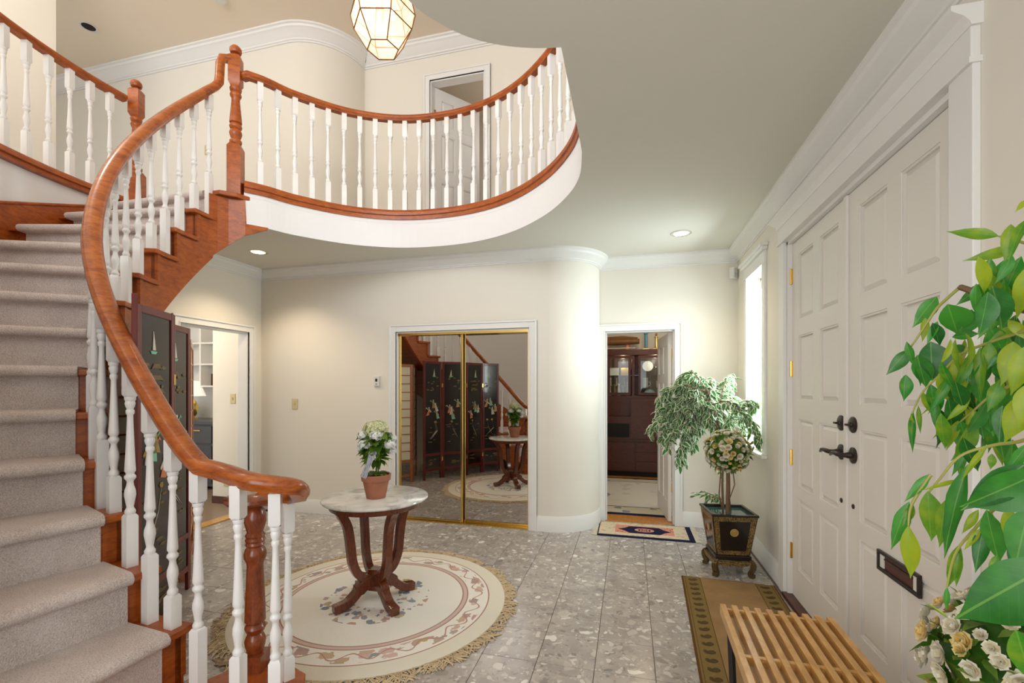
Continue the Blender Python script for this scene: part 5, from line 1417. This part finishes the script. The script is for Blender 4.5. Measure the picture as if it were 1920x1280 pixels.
# ================================================================== NEAR BIG-LEAFED FICUS (right foreground)
nf = empty('weeping_fig', (.86, .62, 0)); tag(nf, 'large drooping green and yellow leafed fig plant in the right foreground', 'plant')
NO = Vector((.86, .62, 0))
MB().lathe([(0, .001), (0, .11), (.28, .15), (.30, .155), (.30, .135), (.26, .13), (.26, .001)], seg=28, cap=False).build('pot', M['terra'], nf, smooth=35)
MB().tube(catmull([Vector((0, 0, .25)), Vector((.03, .01, .7)), Vector((.0, .03, 1.2)), Vector((.03, .0, 1.75)), Vector((.0, .02, 1.95))], 5), [.016-.0004*i for i in range(21)], 8).build('trunk', M['stem'], nf, smooth=True)
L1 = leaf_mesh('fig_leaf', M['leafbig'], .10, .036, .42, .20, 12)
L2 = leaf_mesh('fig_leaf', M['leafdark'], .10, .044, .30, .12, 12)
def pleaf(px0, py0, px1, py1, d0, d1, me, wid=1.0, roll=0):
    """a leaf from its base to its tip, both given in the picture with their distance"""
    a = at(px0, py0, d0)-NO; b = at(px1, py1, d1)-NO; v = b-a; s = v.length/.1
    d = v.normalized(); view = (at((px0+px1)/2, (py0+py1)/2, 1)-Vector((0, 0, EYE))).normalized()
    z = -(view-d*view.dot(d)).normalized(); y = z.cross(d)
    R_ = Matrix((d, y, z)).transposed().to_4x4()
    return link('fig_leaf', me, nf, Matrix.Translation(a) @ R_ @ Matrix.Rotation(roll, 4, 'X') @ Matrix.Diagonal((s, s*wid, s, 1)))
LV = [ # px0,py0,px1,py1,d0,d1,dark?,width,roll
 (1873,443,1778,427,.80,.84,0,.85,.5),(1905,465,1810,484,.80,.83,0,.8,.3),(1895,420,1880,490,.78,.78,0,.9,.2),(1925,410,1880,488,.74,.74,0,.55,.6),(1922,375,1905,395,.7,.7,0,1,.0),
 (1850,530,1792,570,.90,.92,1,.8,.3),(1757,556,1708,612,.95,.97,1,1.0,.4),(1777,570,1797,632,.92,.93,1,1.5,.1),(1822,580,1795,632,.92,.92,1,1.2,-.3),(1758,602,1735,645,.93,.94,1,.7,.4),
 (1748,605,1765,650,.93,.93,1,.9,-.3),(1735,595,1728,640,.95,.95,0,.8,.1),(1705,655,1660,702,.97,.99,1,.9,.2),(1698,702,1693,752,.97,.97,0,1.1,.1),(1745,640,1748,715,.93,.93,1,1.35,.0),
 (1720,665,1735,730,.94,.95,1,1.0,.2),(1700,640,1712,690,.95,.95,1,.6,.4),(1715,675,1730,725,.95,.95,1,.6,-.5),(1775,650,1818,665,.90,.90,1,1.0,.2),(1785,632,1840,625,.9,.88,1,1.0,.0),
 (1900,575,1835,620,.82,.84,1,.8,.1),(1905,610,1850,640,.8,.82,0,1.0,.2),(1865,570,1880,600,.86,.86,1,1.2,.2),(1860,560,1830,620,.84,.84,0,.6,.3),(1885,490,1860,580,.80,.82,0,.8,.5),(1915,480,1875,560,.75,.77,0,.8,.3),
 (1845,560,1838,630,.84,.84,0,.5,.5),(1925,500,1900,600,.72,.74,0,.8,.2),(1895,530,1870,600,.78,.78,0,.6,.4),(1800,660,1780,760,.86,.87,0,.6,.4),(1810,670,1800,740,.85,.85,0,.7,.2),(1825,660,1812,720,.84,.84,1,.7,.1),
 (1838,650,1832,745,.83,.83,0,.5,.3),(1855,640,1845,700,.82,.82,0,.9,.1),(1770,690,1785,745,.88,.88,0,1.1,.1),(1760,700,1775,760,.9,.9,0,.8,.4),(1745,720,1755,785,.92,.92,0,1.0,.1),(1730,735,1745,780,.93,.93,0,.8,.2),
 (1752,745,1754,812,.92,.92,1,.5,.3),(1712,770,1705,850,.95,.95,0,.4,.3),(1722,760,1723,815,.94,.94,0,.4,.2),(1708,775,1714,820,.95,.95,0,.4,.3),(1820,745,1770,790,.82,.84,0,.6,.1),(1797,788,1770,842,.86,.86,0,.7,.3),
 (1800,790,1815,830,.85,.85,1,1.1,.1),(1826,768,1815,830,.83,.83,0,.6,.3),(1835,770,1845,825,.83,.83,1,1.2,.0),(1850,760,1862,820,.82,.82,1,1.3,.1),(1872,715,1850,770,.8,.8,0,1.1,.1),(1900,640,1875,720,.78,.78,0,1.2,.1),
 (1920,650,1890,740,.74,.75,0,1.0,.2),(1915,740,1880,830,.72,.73,0,1.1,.1),(1925,720,1905,800,.7,.7,0,1.1,.2),(1880,760,1870,830,.78,.78,1,.9,.3),(1810,710,1790,760,.87,.87,1,1.0,.2),(1830,700,1838,760,.86,.86,1,1.0,.2),
 (1865,680,1885,720,.8,.8,1,1.1,.2),(1880,660,1850,690,.79,.8,1,.8,.2),(1855,610,1880,660,.82,.82,1,1.0,.2),(1890,600,1925,640,.78,.76,0,1.0,.2),
 (1852,835,1795,900,.64,.66,0,.35,.3),(1860,850,1855,880,.66,.66,0,1.1,.2),(1745,888,1692,940,.80,.82,1,.55,.3),(1705,940,1665,1032,.82,.84,1,.55,.3),(1712,945,1690,985,.82,.82,0,.9,.2),(1703,985,1702,1090,.81,.81,0,.75,.2),
 (1740,920,1744,1020,.78,.78,0,1.0,.1),(1815,870,1757,1050,.72,.75,1,.33,.4),(1775,935,1755,1030,.75,.76,0,.7,.2),(1800,900,1730,915,.74,.75,0,.35,.3),
 (1925,868,1800,956,.52,.55,1,.85,.1),(1960,880,1800,955,.50,.55,1,1.1,-.25),(1990,1050,1780,1160,.46,.52,1,1.05,.15),(1905,1180,1940,1300,.46,.46,0,1.2,.1),
 (1850,955,1872,1062,.68,.68,1,.7,.2),(1890,950,1895,1035,.66,.66,0,.9,.1),(1845,985,1825,1075,.7,.7,1,.6,.2),(1840,990,1803,1030,.7,.71,0,.6,.3),(1800,1020,1770,1105,.74,.75,0,.6,.2),(1800,1030,1785,1100,.74,.74,0,.6,.4),
 (1776,1100,1772,1145,.75,.75,1,.45,.2),(1930,950,1900,1070,.6,.6,1,1.1,.1),(1835,955,1800,1000,.71,.72,0,.7,.2),(1780,1160,1735,1125,.72,.74,0,.35,.5),(1860,960,1840,1010,.69,.69,0,.8,.2),(1915,1010,1890,1060,.62,.62,1,1.1,.1),
 (1930,830,1880,890,.6,.62,1,.6,.2),(1870,1040,1850,1075,.66,.66,0,.8,.2)]
rl_ = random.Random(77)
for i in range(74):
    px = rl_.uniform(1760, 1925); lo = 575+(1925-px)*.35; hi = 830-(px < 1800)*50; py = rl_.uniform(lo, hi); d = rl_.uniform(.80, 1.0)
    ln = rl_.uniform(55, 90); an = rl_.uniform(1.15, 2.1)
    LV.append((px, py, px+ln*math.cos(an), py+ln*math.sin(an), d, d+.01, rl_.random() < .5, rl_.uniform(.4, .95), rl_.uniform(-1.0, 1.0)))
for i in range(16):
    px = rl_.uniform(1830, 1925); py = rl_.uniform(470, 570); d = rl_.uniform(.72, .86); ln = rl_.uniform(60, 95); an = rl_.uniform(1.3, 2.3)
    LV.append((px, py, px+ln*math.cos(an), py+ln*math.sin(an), d, d+.01, rl_.random() < .2, rl_.uniform(.55, .9), rl_.uniform(-.3, .6)))
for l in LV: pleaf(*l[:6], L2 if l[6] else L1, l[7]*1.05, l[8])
def twig(name, P_, r, mat):
    pts = catmull([at(*p)-NO for p in P_], 6); n = len(pts)
    MB().tube(pts, [r[0]+(r[1]-r[0])*i/(n-1) for i in range(n)], 6).build(name, mat, nf, smooth=True)
twig('branch', [(1990, 600, .68), (1920, 580, .76), (1880, 575, .80), (1850, 560, .84), (1820, 545, .87), (1800, 538, .89)], (.0065, .0055), M['stem'])
for P_ in ([(1800, 538, .89), (1775, 560, .91), (1755, 580, .93), (1735, 610, .94), (1715, 640, .95), (1700, 660, .96)],
           [(1990, 590, .68), (1920, 620, .76), (1860, 640, .82), (1800, 665, .87), (1765, 700, .90), (1730, 735, .93), (1710, 775, .95)],
           [(1990, 690, .66), (1920, 712, .75), (1860, 740, .82), (1825, 770, .84), (1795, 795, .86)],
           [(1990, 790, .60), (1920, 825, .68), (1860, 835, .73), (1800, 855, .76), (1760, 900, .78), (1740, 925, .79)],
           [(1815, 650, .88), (1800, 680, .89), (1780, 720, .90), (1765, 745, .91)],
           [(1925, 945, .62), (1870, 950, .68), (1820, 1000, .72), (1790, 1040, .74), (1775, 1100, .75)],
           [(1745, 890, .80), (1710, 945, .81), (1703, 985, .81)],
           [(1960, 470, .7), (1920, 455, .76), (1873, 443, .80)], [(1960, 455, .7), (1925, 412, .73)]):
    twig('twig', P_, (.0032, .0014), M['stemg'])
MB().tube(catmull([at(1990, 600, .68)-NO, Vector((.0, .05, 1.45)), Vector((.015, .01, 1.3))], 4), .007, 6).tube(catmull([at(1990, 790, .6)-NO, Vector((.02, .02, 1.1))], 2), .005, 6).tube(catmull([at(1990, 690, .66)-NO, Vector((.01, .02, 1.25))], 2), .005, 6).build('branch', M['stem'], nf)

# ================================================================== STUDY
cb = empty('display_cabinet', (0, 7.42, 0.004)); tag(cb, 'dark teak wall cabinet with glass display doors in the study', 'cabinet')
x0, x1 = -1.30, .95
m = MB().box(x0, x1, .10, .48, .05, .92).box(x0, x1, .12, .48, .92, .94)
# lower body and hutch carcass
m = MB(); m.box(x0, x1, 0, .48, .08, .95); m.build('lower_body', M['teak'], cb)
MB().box(x0+.02, x1-.02, .03, .46, 0, .08).build('plinth', M['dark'], cb)
MB().box(x0-.01, x1+.01, -.02, .48, .56, .585).build('middle_shelf', M['teak'], cb, bevel=.003)
for a, b_ in ((x0+.01, -.52), (-.50, .08), (.10, x1-.01)):
    if a < .05:
        MB().box(a, b_, -.012, 0, .10, .54).build('cabinet_door', M['teak'], cb, bevel=.003)
    else:
        for k in range(3):
            d_ = MB().box(a, b_, -.012, 0, .10+.147*k, .24+.147*k).build('drawer', M['teak'], cb, bevel=.003)
            MB().box((a+b_)/2-.05, (a+b_)/2+.05, -.022, -.012, .22+.147*k, .228+.147*k).build('drawer_pull', M['teak'], d_)
# flat dark sheet on the solid body, painted as a niche's inner shade
MB().box(-.80, -.0, -.004, .0, .62, .84).build('niche_shade_sheet', M['dark'], cb)
MB().box(.02, x1-.01, -.012, 0, .60, 1.22).build('flap_door', M['teak'], cb, bevel=.003)
m = MB().box(x0, x1, .10, .48, .95, 1.28).box(x0, x1, .46, .48, 1.28, 1.95).box(x0, x0+.03, .10, .46, 1.28, 1.95).box(x1-.03, x1, .10, .46, 1.28, 1.95).box(x0-.01, x1+.01, .07, .48, 1.93, 2.02).box(.04, .08, .10, .46, 1.28, 1.93).box(-.36, -.34, .10, .46, 1.28, 1.93)
m.build('hutch', M['teak'], cb, bevel=.003)
MB().box(-1.27, .92, .13, .46, 1.60, 1.612).build('glass_shelf', M['cabglass'], cb)
for a, b_ in ((-.76, -.36), (-.34, .02), (.14, .55), (.57, .92), (-1.26, -.78)):
    d_ = MB().box(a, a+.035, .085, .10, 1.29, 1.92).box(b_-.035, b_, .085, .10, 1.29, 1.92).box(a+.035, b_-.035, .085, .10, 1.29, 1.33).box(a+.035, b_-.035, .085, .10, 1.88, 1.92).build('glass_door', M['teak'], cb)
    MB().box(a+.035, b_-.035, .090, .094, 1.33, 1.88).build('glass_pane', M['cabglass'], d_)
point('cabinet_light', (-.1, 7.62, 1.86), 1.6, (1, .9, .75), .03); point('cabinet_light', (.4, 7.62, 1.86), 1.6, (1, .9, .75), .03)
def small(name, prof, x, y, z, mat, label, cat, group=None, seg=16, extra=None):
    m = MB().lathe(prof, seg=seg)
    if extra: extra(m)
    o = m.build(name, mat, smooth=True, M=Matrix.Translation((x, y, z))); return tag(o, label, cat, group)
def plate_up(x, y, z, r, mat, label):
    m = MB().lathe([(0, r*.5), (.004, r*.55), (.012, r), (.014, r), (.008, r*.5), (.006, .001)], seg=24, M=Matrix.Rotation(math.radians(78), 4, 'X'))
    tag(m.build('display_plate', mat, smooth=True, M=Matrix.Translation((x, y, z+r))), label, 'plate')
CBZ1, CBZ2 = 1.284, 1.616
plate_up(.29, 7.72, CBZ2+.06, .085, M['china'], 'oval white china plate in the right cabinet door, upper shelf')
mug = [(0, .001), (0, .040), (.01, .042), (.10, .045), (.105, .046), (.105, .040), (.02, .036), (.018, .001)]
def hnd(m): m.tube([(.044, 0, .085), (.075, 0, .080), (.078, 0, .045), (.060, 0, .025), (.042, 0, .022)], .006, 6)
small('tall_mug', [(z*1.5, r) for z, r in mug], .25, 7.63, CBZ2-.20, M['china'], 'tall white china jug standing in the right display case', 'jug', extra=hnd)
small('mug', mug, .46, 7.63, CBZ2-.20, M['china'], 'short white mug beside the tall jug in the display case', 'mug', extra=hnd)
tag(MB().box(-.13, .27, -.10, .10, 0, .010).build('display_shelf', M['cabglass'], M=Matrix.Translation((.28, 7.66, CBZ2-.212))), 'glass riser shelf carrying the white mugs', 'shelf')
small('blue_dish', [(0, .001), (0, .05), (.02, .09), (.05, .10), (.055, .09), (.10, .04), (.105, .001)], .32, 7.62, CBZ1, M['chinab'], 'pale blue lidded dish at the bottom of the display case', 'dish')
small('glass_pitcher', [(0, .001), (0, .04), (.06, .055), (.11, .035), (.14, .045), (.14, .040), (.10, .03), (.02, .035), (.02, .001)], .42, 7.74, CBZ2+.001, M['cabglass'], 'clear glass pitcher behind the oval plate', 'pitcher', extra=hnd)
for i, (x, z, mt_, nm, lb) in enumerate(((-.25, CBZ2, M['china'], 'small_plaque', 'small white plaque on the upper glass shelf of the left case'), (-.06, CBZ2, M['brassold'], 'brass_tray', 'brass coloured tray on the upper shelf beside the plaque'))):
    tag(MB().box(-.08, .08, 0, .012, 0, .13).build(nm, mt_, M=Matrix.Translation((x, 7.80, z+.001)) @ Matrix.Rotation(-.12, 4, 'X'), bevel=.003), lb, 'ornament')
fig = [(0, .001), (0, .028), (.012, .03), (.02, .018), (.06, .022), (.10, .016), (.12, .012), (.135, .018), (.155, .018), (.17, .001)]
for i, (x, z, mt_, w_, cl) in enumerate(((-.31, CBZ1, M['pearl'], .9, 'pearl white'), (-.24, CBZ1, M['gold'], 1.1, 'golden'), (-.17, CBZ1, M['pearl'], 1.2, 'tall pearl'), (-.10, CBZ1, M['brassold'], 1.0, 'dull brass'), (-.03, CBZ1, M['gold'], 1.3, 'tallest golden'))):
    small('trophy_figurine', [(a*w_, b_*w_) for a, b_ in fig], x, 7.62+.05*(i % 2), z, mt_, cl+' figurine trophy in the left glass case, lower shelf', 'trophy', 'figurines in the left glass case', 12)
for i, (x, z, mt_) in enumerate(((-.30, 1.44, M['pearl']), (-.20, 1.44, M['pearl']), (-.08, 1.44, M['gold']))):
    small('small_figurine', [(a*.8, b_*.7) for a, b_ in fig], x, 7.66, z+.002, mt_, ('leftmost white' if i == 0 else 'middle white' if i == 1 else 'rightmost golden')+' figurine on the middle riser of the left glass case', 'figurine', 'figurines on the case riser', 12)
tag(MB().box(-.17, .17, -.08, .08, 0, .008).build('display_shelf', M['cabglass'], M=Matrix.Translation((-.17, 7.68, 1.433))), 'glass riser shelf carrying the small figurines', 'shelf')
# things on top of the cabinet
ZT = 2.025
lg = empty('ornament_log', (-.20, 7.66, ZT)); tag(lg, 'carved wooden log ornament with rope bands on top of the cabinet', 'ornament')
rr2 = random.Random(8)
MB().tube([(-.36, 0, .14), (-.2, .01, .145), (0, 0, .14), (.2, .01, .145), (.36, 0, .14)], [.045, .055, .058, .052, .042], 12).tube([(-.3, .02, .19), (.1, .0, .20), (.33, 0, .19)], [.03, .035, .02], 8).build('log', M['olive'], lg, smooth=True)
for x in (-.17, .17):
    MB().lathe([(0, .001), (0, .05), (.02, .055), (.04, .03), (.085, .02), (.09, .05), (.10, .001)], (x, 0, 0), 10).build('stand', M['coral'], lg)
MB().tube([(-.3, -.05, .03), (.3, -.05, .03)], .010, 8).build('baton', M['pearl'], lg)
def trophy(x, mat, h, label):
    e = empty('trophy', (x, 7.64, ZT)); tag(e, label, 'trophy', 'trophies on the study cabinet')
    MB().box(-.05, .05, -.035, .035, 0, .025).build('base', M['brassold'], e, bevel=.003)
    MB().lathe([(.025, .028), (.04, .022), (h*.62, .022), (h*.64, .035), (h*.68, .035), (h*.69, .001)], seg=14).build('column', mat, e, smooth=True)
    MB().lathe([(h*.69, .012), (h*.74, .016), (h*.82, .022), (h*.88, .010), (h*.92, .014), (h*.96, .012), (h*.98, .001)], seg=12).build('top_figure', M['gold'], e, smooth=True)
trophy(.26, M['trophyb'], .40, 'blue columned trophy on top of the study cabinet')
trophy(.42, M['brass'], .30, 'gold columned trophy right of the blue one on the cabinet')
# study rug
sr = empty('study_rug', (0, 0, .004)); tag(sr, 'large ivory study rug with blue patterned border behind the doorway', 'rug')
MB().box(-1.7, .95, 5.16, 7.25, .0005, .008).build('rug_edge', M['navy'], sr)
MB().box(-1.64, .89, 5.22, 7.19, .008, .009).build('rug_border', M['bluerug'], sr)
MB().box(-1.44, .69, 5.50, 6.95, .009, .010).build('rug_field', M['whiterug'], sr)
m = MB(); ringp(m, -.42, 6.05, .001, .18, 0, 2*PI, .010, .0108, 24, .9); m.build('rug_emblem', flat('slate_wool', (.22, .23, .26), .95, noise=.5, nscale=14), sr)
MB().box(-1.45, .70, 5.485, 5.50, .009, .0104).box(-1.45, .70, 6.95, 6.965, .009, .0104).build('rug_line', M['navy'], sr)

# ================================================================== DEN
dn = empty('bookcase', (-7.2, 5.60, 0)); tag(dn, 'white built-in shelves above a dark counter seen through the left opening', 'shelves')
MB().box(0, 2.26, -.34, .0, 1.42, 2.70).build('back', M['trim'], dn) if False else None
MB().box(0, 2.26, -.02, .0, 0, 2.70).build('back_panel', M['trim'], dn)
for x in (0, .55, 1.10, 1.66, 2.22): MB().box(x, x+.03, -.32, -.02, 1.42, 2.70).build('upright', M['trim'], dn)
for z in (1.42, 1.74, 2.05, 2.36, 2.68): MB().box(0, 2.25, -.325, -.02, z, z+.022).build('shelf', M['trim'], dn)
MB().box(0, 2.26, -.62, -.02, .90, .95).build('counter_top', M['desk'], dn, bevel=.004)
for k in range(4):
    x = .02+.56*k
    MB().box(x, x+.53, -.60, -.02, .05, .90).build('base_cabinet', M['desk'], dn)
    for q in range(3):
        MB().box(x+.02, x+.51, -.615, -.60, .10+.27*q, .34+.27*q).build('drawer', M['desk'], dn, bevel=.004)
        MB().box(x+.2, x+.33, -.63, -.615, .27+.27*q, .285+.27*q).build('handle', M['brass'], dn)
tag(MB().box(-7.2+1.12+0, -7.2+1.3, 5.45, 5.47, 1.445, 1.62).build('picture_frame', M['teak'], M=None), 'small dark picture frame leaning on the lowest den shelf', 'frame')
p = at(392, 770, 6.9); LX, LYy = p.x, 5.25
la = empty('table_lamp', (LX, LYy, .95)); tag(la, 'gold urn table lamp with a pale shade on the den counter', 'lamp')
MB().lathe([(0, .07), (.02, .07), (.03, .03), (.08, .06), (.16, .085), (.24, .06), (.30, .02), (.36, .015)], seg=24).build('lamp_base', M['brass'], la, smooth=True)
MB().lathe([(.34, .17), (.56, .09)], seg=28, cap=False).build('lamp_shade', M['shade'], la, smooth=True)
bx_ = empty('laptop', (-6.42, 5.15, .95)); tag(bx_, 'dark laptop standing open on the den counter', 'laptop')
MB().box(-.16, .16, -.11, .11, 0, .018).build('keyboard_base', M['desk'], bx_, bevel=.002)
MB().box(-.16, .16, .10, .112, .018, .22).build('laptop_screen', flat('grey_blue_screen', (.22, .26, .33), .3), bx_, bevel=.002)
